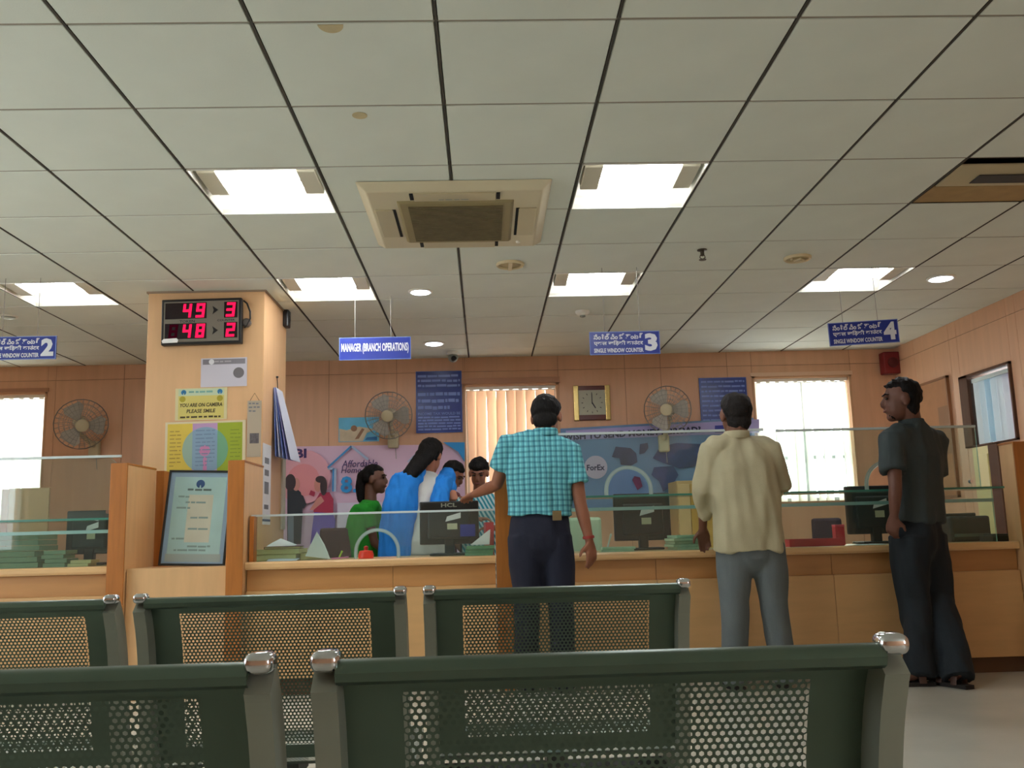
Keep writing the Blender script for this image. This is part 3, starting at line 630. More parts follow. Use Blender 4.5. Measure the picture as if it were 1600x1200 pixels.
o = (1.65, YB-0.02, 1.1)
bb = thing('banner', 'blue money transfer banner behind the counter 3 glass', 'banner', o)
sheet(0.72, 2.555, 1.84, 1.90, 1.08, 1.10, YB-0.026, 0.006, seed=2).shift(o).obj('sheet', mat('banner_blue', (104, 138, 180), 0.5, var=0.08, scale=2), bb, smooth=True)
def bq(name, m, *pts, y=YP): MB().prism(XZ(*pts), y-0.001, y).shift(o).obj(name, m, bb)
LIL = mat('banner_head_lilac', (164, 156, 206), 0.55)
bq('printed_header', LIL, (0.766, 8.610, 1.727), (2.595, 8.610, 1.756), (2.604, 8.610, 1.884), (0.769, 8.610, 1.817), y=YP+0.006)
hd = text_mb("WISH TO SEND MONEY ABROAD?", 0.742, 2.042, 1.747, 1.807, YP-0.001, 0.04)
xa, xb = min(q[0] for q in hd.v), max(q[0] for q in hd.v)
hd.v = [(q[0], q[1], q[2]+0.045*((q[0]-xa)/(xb-xa)-0.5)) for q in hd.v]
hd.shift(o).obj('lettering', mat('banner_navy_ink', (26, 30, 74), 0.6), bb)
bq('printed_block', mat('banner_royal', (40, 52, 150), 0.5), (2.173, 8.600, 1.765), (2.313, 8.600, 1.762), (2.317, 8.600, 1.835), (2.177, 8.600, 1.832))
cc = (1.037, 8.600, 1.468)
MB().prism(circle(cc[0], cc[2], 0.108, 24), YP, YP+0.001).shift(o).obj('printed_circle', mat('banner_circle', (196, 182, 208), 0.6), bb)
text_mb("ForEx", 0.952, 1.120, 1.438, 1.492, YP-0.001, 0.03).shift(o).obj('lettering', mat('banner_navy_ink', (26, 30, 74), 0.6), bb)
MAP = mat('banner_map_dark', (58, 62, 98), 0.6, var=0.3, scale=14); MAP2 = mat('banner_map_navy', (44, 60, 116), 0.6, var=0.35, scale=12)
bq('printed_map', MAP, (1.191, 8.600, 1.560), (1.262, 8.600, 1.546), (1.271, 8.600, 1.486), (1.361, 8.600, 1.472), (1.428, 8.600, 1.506), (1.420, 8.600, 1.590), (1.369, 8.600, 1.639), (1.231, 8.600, 1.655))
bq('printed_map', MAP, (1.450, 8.600, 1.578), (1.498, 8.600, 1.588), (1.537, 8.600, 1.635), (1.533, 8.600, 1.684), (1.461, 8.600, 1.673))
bq('printed_map', MAP2, (1.574, 8.600, 1.539), (1.680, 8.600, 1.488), (1.822, 8.600, 1.437), (1.991, 8.600, 1.457), (2.116, 8.600, 1.532), (2.064, 8.600, 1.659), (1.799, 8.600, 1.677), (1.639, 8.600, 1.633))
bq('printed_map', MAP2, (1.554, 8.600, 1.384), (1.623, 8.600, 1.323), (1.654, 8.600, 1.227), (1.740, 8.600, 1.272), (1.806, 8.600, 1.378), (1.763, 8.600, 1.462), (1.582, 8.600, 1.455))
bq('printed_map', mat('banner_map_red', (104, 52, 84), 0.6, var=0.3, scale=14), (1.372, 8.600, 1.341), (1.416, 8.600, 1.245), (1.465, 8.600, 1.279), (1.445, 8.600, 1.363), (1.392, 8.600, 1.376))

# ------------------------------------------------------------------ on the column
YC = 6.083
b = [(-2.115, -1.589, 2.167, 2.476)][0]; W, H = b[1]-b[0], b[3]-b[2]; o = ((b[0]+b[1])/2, YC, b[2])
dsp = thing('token_display', 'token display with red digits 49 and 48 high on the column', 'display', o)
dsp.rotation_euler = (0, -0.012, 0)
MB().box(-W/2, W/2, -0.05, 0, 0, H).obj('case', BLACK, dsp, bevel=0.006)
MB().box(-W/2+0.018, W/2-0.018, -0.053, -0.05, 0.018, H-0.018).obj('face', mat('display_face', (122, 116, 104), 0.4), dsp)
WIND = mat('display_window', (26, 6, 18), 0.15)
LED = emitter('led_red', (255, 22, 72), 1.7); LEDD = emitter('led_dim', (120, 20, 50), 0.16)
rowz = [(H*0.56, H*0.91), (H*0.12, H*0.46)]
for a, c_ in rowz:
    MB().box(-W*0.45, W*0.065, -0.055, -0.053, a, c_).obj('digit_window', WIND, dsp)
    MB().box(W*0.285, W*0.45, -0.055, -0.053, a, c_).obj('digit_window', WIND, dsp)
SEG = {'4': 'fbgc', '9': 'abfgcd', '3': 'abgcd', '8': 'abcdefg', '2': 'abged', '1': 'bc'}
def digit(ch, cx, z0, z1, m):
    mb = MB(); w_ = 0.056; t = 0.0165; h = z1-z0; zm = (z0+z1)/2; sl = 0.10
    def q(x0, x1, a, b_): mb.prism([(cx+x0+(a-zm)*sl, a), (cx+x1+(a-zm)*sl, a), (cx+x1+(b_-zm)*sl, b_), (cx+x0+(b_-zm)*sl, b_)], -0.0575, -0.0555)
    S = {'a': (-w_/2, w_/2, z1-t, z1), 'g': (-w_/2, w_/2, zm-t/2, zm+t/2), 'd': (-w_/2, w_/2, z0, z0+t), 'f': (-w_/2, -w_/2+t, zm+0.002, z1-0.002),
         'b': (w_/2-t, w_/2, zm+0.002, z1-0.002), 'e': (-w_/2, -w_/2+t, z0+0.002, zm-0.002), 'c': (w_/2-t, w_/2, z0+0.002, zm-0.002)}
    for k in SEG[ch]: q(*S[k])
    mb.obj('digit', m, dsp)
for (a, c_), s, cnt in zip(rowz, '49 48'.split(), '32'):
    digit(s[0], -W*0.175, a+0.006, c_-0.006, LED); digit(s[1], -W*0.01, a+0.006, c_-0.006, LED); digit(cnt, W*0.368, a+0.006, c_-0.006, LED)
    zc = (a+c_)/2
    MB().prism([(W*0.14, zc-0.028), (W*0.155, zc), (W*0.14, zc+0.028), (W*0.21, zc)], -0.0555, -0.053).obj('arrow_mark', BLACK, dsp)
digit('8', -W*0.345, rowz[1][0]+0.006, rowz[1][1]-0.006, LEDD)
text_mb("TOKEN", -W*0.27, -W*0.08, H*0.475, H*0.535, -0.0536, 0.02).obj('lettering', INK, dsp)
text_mb("COUNTER", W*0.2, W*0.42, H*0.485, H*0.53, -0.0536, 0.02).obj('lettering', INK, dsp)
MB().prism([(-W*0.475, H*0.04), (-W*0.29, H*0.045), (-W*0.28, H*0.1), (-W*0.30, H*0.14), (-W*0.46, H*0.13), (-W*0.485, H*0.09)], -0.0585, -0.0555).obj('white_patch', mat('patch_white', (250, 250, 250), 0.6), dsp)  # white patch at the lower left of the display face
ca = thing('cable', 'black cable looped at the right side of the token display', 'cable', (-1.570, 6.080, 2.335))
o = (-1.570, 6.080, 2.335)
MB().tube([(-1.587, 6.070, 2.465), (-1.563, 6.060, 2.444), (-1.541, 6.060, 2.387), (-1.540, 6.060, 2.339), (-1.560, 6.060, 2.295), (-1.579, 6.070, 2.281)], 0.006, 6).shift(o).obj('lead', BLACK, ca, smooth=True)
MB().lathe([(0.03, 0), (0.03, 0.02), (0.02, 0.026)], (-1.566, 6.083, 2.314), (0, -1, 0), 14).shift(o).obj('plug', mat('grey_plug', (86, 80, 76), 0.5), ca)
o = (-1.430, 6.700, 2.478)
sp = thing('wall_speaker', 'small black speaker high on the column side', 'speaker', (-1.452, 6.7, o[2]))
MB().box(0.001, 0.04, -0.06, 0.03, -0.06, 0.07).obj('case', BLACK, sp, bevel=0.008)
MB().lathe([(0.028, 0.0), (0.026, 0.003), (0.01, 0.001)], (0.04, -0.015, 0.0), (1, 0, 0), 14).obj('cone', mat('speaker_cone', (40, 40, 42), 0.8), sp)

def paper(name, label, b, m, t=0.0015, grp='papers stuck on the column', rot=0.0, dy=0.0):
    o = ((b[0]+b[1])/2, YC-dy, b[2]); p = thing(name, label, 'paper', o, grp); p.rotation_euler = (0, rot, 0)
    W, H = b[1]-b[0], b[3]-b[2]; MB().box(-W/2, W/2, -t, 0, 0, H).obj('sheet', m, p); return p, W, H
def pr(p, name, m, poly, k=1): MB().prism(poly, -0.0015-0.0006*k, -0.0015-0.0006*(k-1)).obj(name, m, p)
R4 = lambda a, b_, c_, d: [(a, c_), (b_, c_), (b_, d), (a, d)]
p, W, H = paper('notice_sheet', 'grey white printed sheet below the token display', ((-1.862, -1.559, 1.887, 2.081)), mat('grey_white_paper', (206, 202, 214), 0.5), rot=-0.01)
pr(p, 'header_band', mat('grey_header', (134, 130, 138), 0.6), R4(-W*0.46, W*0.46, H*0.78, H*0.96))
pr(p, 'seal', mat('seal_grey', (112, 108, 112), 0.6), circle(W*0.32, H*0.47, 0.036, 18))
pr(p, 'emblem', PAPER, circle(-W*0.27, H*0.87, 0.018, 14), 2)
scribble(-W*0.2, W*0.4, H*0.82, H*0.92, -0.0032, 1, 0.6, 4, 0.02, 0.05).obj('print', mat('pale_print', (176, 172, 178), 0.7), p)
p, W, H = paper('camera_notice', 'yellow notice reading YOU ARE ON CAMERA PLEASE SMILE', ((-2.023, -1.685, 1.669, 1.882)), mat('cream_sheet', (218, 208, 160), 0.5), rot=-0.01)
pr(p, 'yellow_field', mat('notice_yellow', (214, 200, 112), 0.5), R4(-W*0.44, W*0.44, H*0.03, H*0.76))
pr(p, 'header_band', mat('notice_teal', (196, 212, 180), 0.5), R4(-W*0.44, W*0.44, H*0.76, H*0.97))
for sx in (-0.34, 0.36): g_ = MB(); globe_mark(W*sx, H*0.87, 0.017, -0.0022, g_); g_.obj('emblem', mat('emblem_blue', (40, 120, 170), 0.5), p)
scribble(-W*0.24, W*0.26, H*0.82, H*0.93, -0.0026, 1, 0.7, 9, 0.02, 0.05, 1).obj('print', mat('teal_print', (120, 170, 160), 0.6), p)
for sx in (-0.36, 0.36): pr(p, 'printed_dot', mat('olive_dot', (172, 158, 40), 0.5), circle(W*sx, H*0.66, 0.02, 16), 2)
text_mb("YOU ARE ON CAMERA", -W*0.41, W*0.41, H*0.41, H*0.53, -0.0028, 0.03, shear=0.15).obj('lettering', mat('olive_ink', (70, 58, 30), 0.6), p)
text_mb("PLEASE SMILE", -W*0.28, W*0.28, H*0.22, H*0.34, -0.0028, 0.03, shear=0.15).obj('lettering', mat('olive_ink', (70, 58, 30), 0.6), p)
scribble(-W*0.4, W*0.38, H*0.05, H*0.14, -0.0028, 1, 0.8, 12, 0.02, 0.05, 1).obj('print', mat('olive_ink', (70, 58, 30), 0.6), p)
p, W, H = paper('colour_chart', 'yellow, lilac and green chart with blue circle above the framed certificate', ((-2.080, -1.558, 1.325, 1.660)), mat('chart_border', (222, 208, 172), 0.5), rot=-0.01, dy=0.002)
pr(p, 'yellow_field', mat('chart_yellow', (218, 192, 74), 0.45, var=0.05, scale=6), R4(-W*0.47, -W*0.16, H*0.02, H*0.96))
pr(p, 'lilac_field', mat('chart_lilac', (190, 154, 196), 0.45), R4(-W*0.16, W*0.15, H*0.02, H*0.96))
pr(p, 'green_field', mat('chart_green', (154, 172, 40), 0.45), R4(W*0.15, W*0.46, H*0.02, H*0.96))
cr_ = W*0.285
def arc_clip(x0, x1): 
    pts = [(x, H*0.44+math.sqrt(max(0, cr_*cr_-x*x))) for x in [x0+(x1-x0)*i/10 for i in range(11)]]
    return pts + [(x, max(H*0.02, H*0.44-math.sqrt(max(0, cr_*cr_-x*x)))) for x in [x1-(x1-x0)*i/10 for i in range(11)]]
pr(p, 'printed_circle', mat('chart_teal_left', (150, 178, 160), 0.45), arc_clip(-cr_*0.999, -W*0.16), 2)
pr(p, 'printed_circle', mat('chart_blue', (134, 164, 190), 0.45), arc_clip(-W*0.16, W*0.15), 2)
pr(p, 'printed_circle', mat('chart_teal_right', (112, 168, 132), 0.45), arc_clip(W*0.15, cr_*0.999), 2)
pr(p, 'printed_spot', mat('chart_pink', (204, 132, 176), 0.45), circle(-W*0.005, H*0.42, 0.036, 18), 3)
pr(p, 'printed_stem', mat('chart_pink', (204, 132, 176), 0.45), R4(-0.012, 0.012, H*0.03, H*0.3), 3)
for sx0, sx1, sd in ((-W*0.44, -W*0.3, 21), (-W*0.12, W*0.12, 22), (W*0.31, W*0.44, 23)):
    scribble(sx0, sx1, H*0.1, H*0.85, -0.0039, 10, 0.35, sd, 0.02, 0.06).obj('print', mat('chart_print_%d' % sd, ((168, 140, 60), (112, 136, 164), (130, 148, 40))[sd-21], 0.6), p)
p, W, H = paper('wall_calendar', 'narrow grey hanging calendar at the front right edge of the column', ((-1.552, -1.460, 1.417, 1.789)), mat('grey_calendar', (178, 164, 144), 0.6))
pr(p, 'picture', mat('calendar_picture', (92, 88, 92), 0.6, var=0.4, scale=40), R4(-W*0.3, W*0.35, H*0.24, H*0.42))
scribble(-W*0.4, W*0.4, H*0.78, H*0.98, -0.0028, 3, 0.5, 31, 0.015, 0.03).obj('print', GREYINK, p)
MB().tube([(-0.03, -0.003, H), (0, -0.004, H+0.05), (0.03, -0.003, H)], 0.002, 5).obj('hanger', mat('brown_string', (110, 80, 50), 0.7), p)
# on the right face of the column
XC = -1.452
o = (XC, 6.45, 1.55)
cal = thing('hanging_file', 'bundle of blue white sheets hanging on the column side', 'papers', o)
za = 1.92
for k, m_ in enumerate([mat('sheet_blue', (112, 132, 196), 0.7), mat('sheet_white', (214, 218, 236), 0.7), mat('sheet_blue', (112, 132, 196), 0.7), mat('sheet_violet', (150, 152, 206), 0.7), mat('sheet_white', (214, 218, 236), 0.7)]):
    sp_ = 0.012+0.026*k; zb = 1.44-0.006*k
    MB().hexa([(XC+sp_+0.02, 6.32, zb), (XC+sp_+0.03, 6.60, zb), (XC+sp_+0.032, 6.60, zb), (XC+sp_+0.022, 6.32, zb),
               (XC+0.006+0.004*k, 6.36, za), (XC+0.006+0.004*k, 6.56, za), (XC+0.008+0.004*k, 6.56, za), (XC+0.008+0.004*k, 6.36, za)]).shift(o).obj('sheet', m_, cal)
MB().tube([(XC+0.012, 6.46, za), (XC+0.006, 6.46, za+0.09)], 0.003, 5).lathe([(0.008, 0), (0.006, 0.014)], (XC+0.001, 6.46, za+0.09), (1, 0, 0), 8).shift(o).obj('hook', BLACK, cal)
o = (XC+0.002, 6.16, 0.98)
st = thing('notice_strip', 'long narrow white printed strip on the column side by the teak post', 'paper', o)
MB().box(0, 0.003, -0.07, 0.16, 0.0, 0.53).obj('sheet', PAPER, st)
for k, (a, c_) in enumerate(((0.40, 0.44), (0.32, 0.36), (0.2, 0.28), (0.1, 0.13))): MB().box(0.003, 0.0036, -0.02, 0.1, a, c_).obj('print', GREYINK, st)
MB().box(0.003, 0.0036, -0.07, 0.16, 0.02, 0.035).obj('bottom_band', mat('band_blue', (70, 96, 130), 0.6), st)
o = (XC+0.002, 6.68, 0.95)
st = thing('notice_strip', 'white paper sheet at the rear edge of the column side', 'paper', o)
MB().box(0, 0.012, -0.03, 0.07, 0.0, 0.52).obj('sheet', mat('translucent_sheet', (196, 190, 176), 0.6), st)

# ------------------------------------------------------------------ counters
YN = 5.50; ZT = 0.752
def post(x0, x1, label, back=5.93):
    o = ((x0+x1)/2, 5.46, 0); t = thing('partition_post', label, 'partition', o, 'teak edged counter partitions')
    MB().box(x0+0.004, x1-0.004, 5.468, back, 0, 1.335).shift(o).obj('board', BEECHV, t)
    MB().box(x0, x1, 5.455, 5.468, 0, 1.345).shift(o).obj('front_edge', TEAK, t, bevel=0.002)
    MB().box(x0, x1, 5.468, back+0.006, 1.335, 1.347).shift(o).obj('top_edge', TEAK, t, bevel=0.002)
post(-2.176, -2.079, 'teak edged partition left of the framed certificate')
post(-1.499, -1.403, 'teak edged partition right of the framed certificate')
post(0.056, 0.150, 'teak edged partition beside the teal shirted man')
post(3.177, 3.177+0.12, 'dark teak partition at the right end of counter 4', 5.62)
def counter(x0, x1, label, seams, zt=ZT, depth=0.68):
    o = ((x0+x1)/2, YN, 0); t = thing('service_counter', label, 'counter', o, 'beech laminate service counters')
    MB().box(x0, x1, YN+0.03, YN+depth, zt-0.03, zt).shift(o).obj('worktop', BEECH, t)
    MB().prism([(YN+0.03, zt-0.042), (YN+0.006, zt-0.04), (YN, zt-0.028), (YN, zt-0.008), (YN+0.006, zt+0.002), (YN+0.03, zt+0.003)], x0, x1, 'x').shift(o).obj('nosing', mat('nosing_laminate', (226, 184, 132), 0.32), t, smooth=False)
    xs = [x0] + seams + [x1]
    for a, c_ in zip(xs[:-1], xs[1:]):
        MB().box(a+0.001, c_-0.001, YN+0.045, YN+0.063, zt-0.165, zt-0.03).shift(o).obj('fascia_panel', mat('fascia_shaded', (190, 138, 84), 0.4, var=0.06, scale=4, stretch=(0.8, 6, 6)), t, bevel=0.001, seg=1)  # same laminate darkened: shade under the nosing is put into the colour
        MB().box(a+0.001, c_-0.001, YN+0.02, YN+0.045, 0.09, zt-0.165).shift(o).obj('front_panel', BEECH, t, bevel=0.002, seg=1)
    MB().box(x0, x1, YN+0.05, YN+0.07, 0, 0.09).shift(o).obj('plinth', mat('plinth_brown', (92, 64, 40), 0.6), t)
    return t
counter(-4.9, -2.178, 'beech counter 2 with nosing at the left edge', [-4.0, -3.1])
counter(-1.401, 0.054, 'beech manager counter between the certificate and the teal shirted man', [-0.55])
counter(0.152, 3.177-0.002, 'long beech counter where the two men on the right stand', [1.0, 2.05])
o = (-1.79, 5.6, 0)
al = thing('display_shelf', 'beech shelf box that holds the framed certificate', 'shelf', o)
MB().box(-2.077, -1.501, 5.50, 5.52, 0, 0.735).shift(o).obj('front_panel', BEECHV, al)
MB().box(-2.077, -1.501, 5.52, 6.08, 0.715, 0.735).shift(o).obj('shelf_board', BEECHV, al)
MB().box(-2.077, -2.03, 5.93, 6.08, 0.735, 1.33).shift(o).obj('rear_strip', TEAK, al)  # narrow brown strip up the rear left of the alcove

# framed certificate leaning in the alcove
o = (-1.773, 5.720, 0.761)
fc = thing('framed_certificate', 'framed pale blue certificate leaning on the shelf', 'picture frame', (o[0], 5.72, 0.737))
fc.rotation_euler = (-0.16, 0.035, 0.0)
W, H = 0.395, 0.585
bd = MB(); e = 0.012
for q in ((-W/2, W/2, 0, e), (-W/2, W/2, H-e, H), (-W/2, -W/2+e, e, H-e), (W/2-e, W/2, e, H-e)): bd.box(q[0], q[1], -0.02, 0.0, q[2], q[3])
bd.obj('frame', BLACK, fc, bevel=0.002)
MB().box(-W/2+e, W/2-e, -0.008, 0.0, e, H-e).obj('backing', mat('cert_border', (150, 178, 206), 0.4), fc)
def fq(name, m, poly, k): MB().prism(poly, -0.008-0.0007*k, -0.008-0.0007*(k-1)).obj(name, m, fc)
fq('printed_field', mat('cert_field', (178, 214, 214), 0.4, var=0.06, scale=7), R4(-W*0.40, W*0.40, H*0.12, H*0.93), 1)
fq('printed_panel', mat('cert_cream', (216, 214, 196), 0.4, var=0.06, scale=9), R4(-W*0.16, W*0.22, H*0.24, H*0.74), 2)
fq('printed_foot', mat('cert_foot', (170, 184, 182), 0.4), R4(-W*0.42, W*0.42, H*0.04, H*0.12), 1)
g_ = MB(); globe_mark(0, H*0.855, 0.026, -0.0094, g_); g_.obj('emblem', mat('emblem_deep_blue', (18, 70, 130), 0.4), fc)
scribble(-W*0.19, W*0.2, H*0.775, H*0.81, -0.0092, 1, 0.8, 41, 0.02, 0.06, 1).obj('print', mat('cert_ink', (90, 112, 110), 0.6), fc)
for k, (a, b_, z_) in enumerate(((-0.32, -0.15, 0.72), (-0.2, 0.12, 0.66), (-0.33, -0.12, 0.6), (-0.1, 0.2, 0.5), (-0.12, 0.2, 0.38), (-0.35, -0.16, 0.28), (-0.1, 0.25, 0.2), (-0.3, 0.2, 0.16))):
    scribble(W*a, W*b_, H*(z_-0.02), H*(z_+0.015), -0.0102, 1, 0.7, 50+k, 0.015, 0.06, 1).obj('print', mat('cert_faint', (140, 166, 164), 0.6), fc)
MB().box(-W/2+e, W/2-e, -0.016, -0.014, e, H-e).obj('cover_glass', glass('frame_glass', (0.97, 0.98, 0.98)), fc)

# glass screens
def arch_sheet(x0, x1, z0, z1, y, t, holes, m, parent, o, chamfer=None):
    """vertical glass with arched openings at its foot: one ring of panels plus bright edges"""
    mb = MB(); outline = [(x0, z0)]
    for hx, hr, hh in holes:
        outline += [(hx-hr, z0), (hx-hr, z0+hh-hr)] if hh > hr else [(hx-hr, z0)]
        outline += [(hx+hr*math.cos(PI-PI*i/18), z0+max(0, hh-hr)+hr*math.sin(PI-PI*i/18)) for i in range(1, 18)]
        outline += [(hx+hr, z0+hh-hr), (hx+hr, z0)] if hh > hr else [(hx+hr, z0)]
    outline += [(x1, z0)]
    if chamfer: outline += [(x1, z1-chamfer), (x1-chamfer, z1)]
    else: outline += [(x1, z1)]
    outline += [(x0, z1)]
    n = len(outline); vs = [(a, y, b_) for a, b_ in outline] + [(a, y+t, b_) for a, b_ in outline]
    fs = [tuple(range(n)), tuple(range(2*n-1, n-1, -1))]; mb.add(vs, fs); mb.cur = 1
    mb.add(vs, [(i, (i+1) % n, (i+1) % n+n, i+n) for i in range(n)])
    return mb.shift(o).obj('screen', [m, GEDGE], parent)
RIM = glass('polished_rim', (0.90, 0.95, 0.94), 0.38, 0.05)
def arch_rim(hx, hr, z0, hh, y, parent, o, w_=0.02):
    pts = [(hx-hr, y, z0)] + [(hx+hr*math.cos(PI-PI*i/18), y, z0+hh-hr+hr*math.sin(PI-PI*i/18)) for i in range(19)] + [(hx+hr, y, z0)]
    MB().chain(pts, [(0.005, w_*0.62)]*len(pts), side=(0, 1, 0), n=6, caps=False).shift(o).obj('arch_rim', RIM, parent, smooth=True)
def fittings(xs, z, y, parent, o):
    for x in xs: MB().lathe([(0.012, -0.008), (0.012, 0.016)], (x, y, z), (0, 1, 0), 10).shift(o).obj('stud', CHROME, parent)
YG = 5.62
def screen(x0, x1, label, holes, shelf, top, lower_x=None, chamfer=None):
    o = ((x0+x1)/2, YG, ZT); t = thing('glass_screen', label, 'glass screen', o, 'glass counter screens')
    arch_sheet(x0, x1, shelf+0.012, top, YG, 0.01, holes, GLASS, t, o, chamfer)
    for h in holes: arch_rim(h[0], h[1]+0.012, shelf+0.012, h[2]+0.012, YG+0.004, t, o)
    lx = lower_x or (x0, x1)
    mb = MB().box(lx[0], lx[1], YG-0.14, YG+0.12, shelf, shelf+0.012); mb.shift(o)
    mb.mi = [0, 0, 1, 1, 1, 1]; mb.obj('shelf', [glass('shelf_glass', (0.72, 0.9, 0.84), 0.12), GEDGED], t)
    mb = MB().box(lx[0], lx[1], YG+0.0, YG+0.01, ZT, shelf); mb.shift(o); mb.mi = [1, 1, 0, 1, 0, 1]; mb.obj('lower_pane', [GLASS, GEDGE], t)
    MB().box(x0, x1, YG-0.006, YG+0.016, top-0.001, top+0.013).shift(o).obj('top_rail', mat('rail_pale', (206, 220, 222), 0.2), t)
    MB().box(lx[0], lx[1], YG-0.006, YG+0.016, shelf-0.075, shelf-0.055).shift(o).obj('mid_rail', mat('rail_glass', (150, 190, 186), 0.2), t)
    fittings([x0+0.06, x1-0.06], shelf+0.05, YG-0.002, t, o)
screen(0.17, 1.72, 'glass screen with arched opening on counter 3', [(0.872, 0.125, 0.16)], 1.075, 1.465, (0.17, 1.75))
screen(1.80, 3.046, 'glass screen with arched opening behind the young man at counter 4', [(2.472, 0.125, 0.16)], 1.07, 1.455, (1.78, 3.11))
screen(-4.3, -2.185, 'glass screen with clipped corner on counter 2', [(-3.4, 0.12, 0.16)], 1.02, 1.395, None, 0.06)
o = (-0.7, YG, ZT)
gm = thing('glass_screen', 'low glass screen with arched opening on the manager counter', 'glass screen', o, 'glass counter screens')
hx = -0.651
arch_sheet(-1.398, 0.05, ZT+0.003, 1.03, YG, 0.01, [(hx, 0.115, 0.155)], GLASS, gm, o)
arch_rim(hx, 0.127, ZT+0.003, 0.167, YG+0.004, gm, o, 0.018)
MB().box(-1.398, 0.05, YG-0.005, YG+0.015, 1.018, 1.03).shift(o).obj('top_edge', mat('rail_pale', (206, 220, 222), 0.2), gm)
MB().box(-1.395, -1.37, YG-0.05, YG+0.03, ZT+0.002, 1.02).shift(o).obj('end_block', TEAK, gm)

# ------------------------------------------------------------------ things on the counters
def monitor_back(c, W, H, label, y=5.95, zc=None, yaw=0.0, mark=None, stickers=True, base_z=ZT):
    t = thing('computer_monitor', label, 'monitor', (c, y, base_z+0.002), 'computer monitors on the counters'); t.rotation_euler = (0, 0, yaw)
    zb = zc-H/2-base_z
    MB().box(-W/2, W/2, -0.02, 0.02, zb, zb+H).obj('case', BLACK, t, bevel=0.008)
    MB().box(-W*0.36, W*0.36, -0.045, -0.02, zb+H*0.12, zb+H*0.78).obj('rear_cover', mat('monitor_rear', (22, 24, 26), 0.5), t, bevel=0.012)
    MB().box(-W/2+0.015, W/2-0.015, 0.02, 0.022, zb+0.015, zb+H-0.015).obj('screen', mat('screen_grey', (60, 70, 80), 0.2), t)
    MB().box(-0.03, 0.03, -0.035, 0.015, 0.012, zb+H*0.4).obj('neck', BLACK, t, bevel=0.006)
    MB().box(-0.12, 0.12, -0.1, 0.1, 0, 0.014).obj('foot', BLACK, t, bevel=0.006)
    if mark: text_mb(mark, -0.05, 0.05, zb+H*0.86, zb+H*0.955, -0.0205, 0.03).obj('lettering', PLATE, t)
    if stickers:
        MB().hexa([(-W*0.06, -0.0475, zb+H*0.52), (W*0.2, -0.0475, zb+H*0.60), (W*0.2, -0.046, zb+H*0.60), (-W*0.06, -0.046, zb+H*0.52), (-W*0.03, -0.0475, zb+H*0.64), (W*0.2, -0.0475, zb+H*0.73), (W*0.2, -0.046, zb+H*0.73), (-W*0.03, -0.046, zb+H*0.64)]).obj('label_sticker', PAPER, t)
        MB().box(-W*0.03, W*0.14, -0.0475, -0.046, zb+H*0.34, zb+H*0.48).obj('label_sticker', mat('cream_label', (200, 196, 170), 0.7), t)
    return t
t = monitor_back(-0.231, 0.375, 0.27, 'black monitor with white and blue stickers on the manager counter', zc=0.956, yaw=-0.02, mark='HCL')
MB().box(0.07, 0.165, -0.0475, -0.046, 0.115, 0.19).obj('label_sticker', mat('blue_label', (30, 44, 150), 0.5), t)
monitor_back(1.008, 0.365, 0.30, 'black monitor behind the counter 3 arch', y=6.0, zc=0.961)
monitor_back(2.523, 0.36, 0.31, 'dark monitor behind the young man at counter 4', y=6.0, zc=0.968)
monitor_back(-2.475, 0.30, 0.27, 'black monitor behind the counter 2 glass', y=5.95, zc=0.955)
pt = thing('printer', 'dark printer behind the glass right of the young man', 'printer', (3.076, 5.98, ZT+0.001))
MB().box(-0.13, 0.13, -0.13, 0.13, 0.0, 0.16).obj('body', mat('printer_dark', (30, 44, 42), 0.5), pt, bevel=0.015)
MB().box(-0.11, 0.11, -0.14, -0.12, 0.03, 0.05).obj('tray', mat('printer_grey', (90, 110, 106), 0.5), pt)
MB().box(-0.1, 0.1, -0.02, 0.1, 0.16, 0.18).obj('lid', mat('printer_lid', (44, 58, 56), 0.4), pt, bevel=0.006)

def ledger(c, size, yaw, m, label, z, name='ledger', grp=None, page=None, cat='book'):
    W, D, H = size; t = thing(name, label, cat, (c[0], c[1], z), grp, yaw)
    MB().box(-W/2+0.004, W/2-0.006, -D/2+0.004, D/2-0.004, 0.003, H-0.003).obj('pages', page or mat('old_pages', (206, 202, 150), 0.8, var=0.1, scale=30, stretch=(1, 1, 12)), t)
    MB().box(-W/2, W/2, -D/2, D/2, 0, 0.003).box(-W/2, W/2, -D/2, D/2, H-0.003, H).box(-W/2, -W/2+0.004, -D/2, D/2, 0.003, H-0.003).obj('cover', m, t)
    return t
KH = mat('khaki_cover', (150, 146, 84), 0.7); MAR = mat('maroon_cover', (96, 20, 40), 0.5); OLV = mat('olive_cover', (120, 122, 70), 0.7)
xx = -1.294
ledger((xx, 5.80), (0.30, 0.24, 0.04), 0.03, KH, 'khaki ledger at the bottom of the stack by the teak post', ZT+0.001, grp='ledgers on the manager counter')
ledger((xx+0.04, 5.81), (0.27, 0.22, 0.03), -0.05, mat('pale_cover', (190, 186, 140), 0.7), 'pale ledger under the maroon book', ZT+0.0415, grp='ledgers on the manager counter')
ledger((xx+0.055, 5.8), (0.22, 0.17, 0.014), 0.08, MAR, 'thin maroon book on top of the ledger stack', ZT+0.072, grp='ledgers on the manager counter')
ledger((-1.064, 5.85), (0.16, 0.2, 0.045), 0.1, OLV, 'olive ledger right of the ledger stack', ZT+0.001, grp='ledgers on the manager counter')
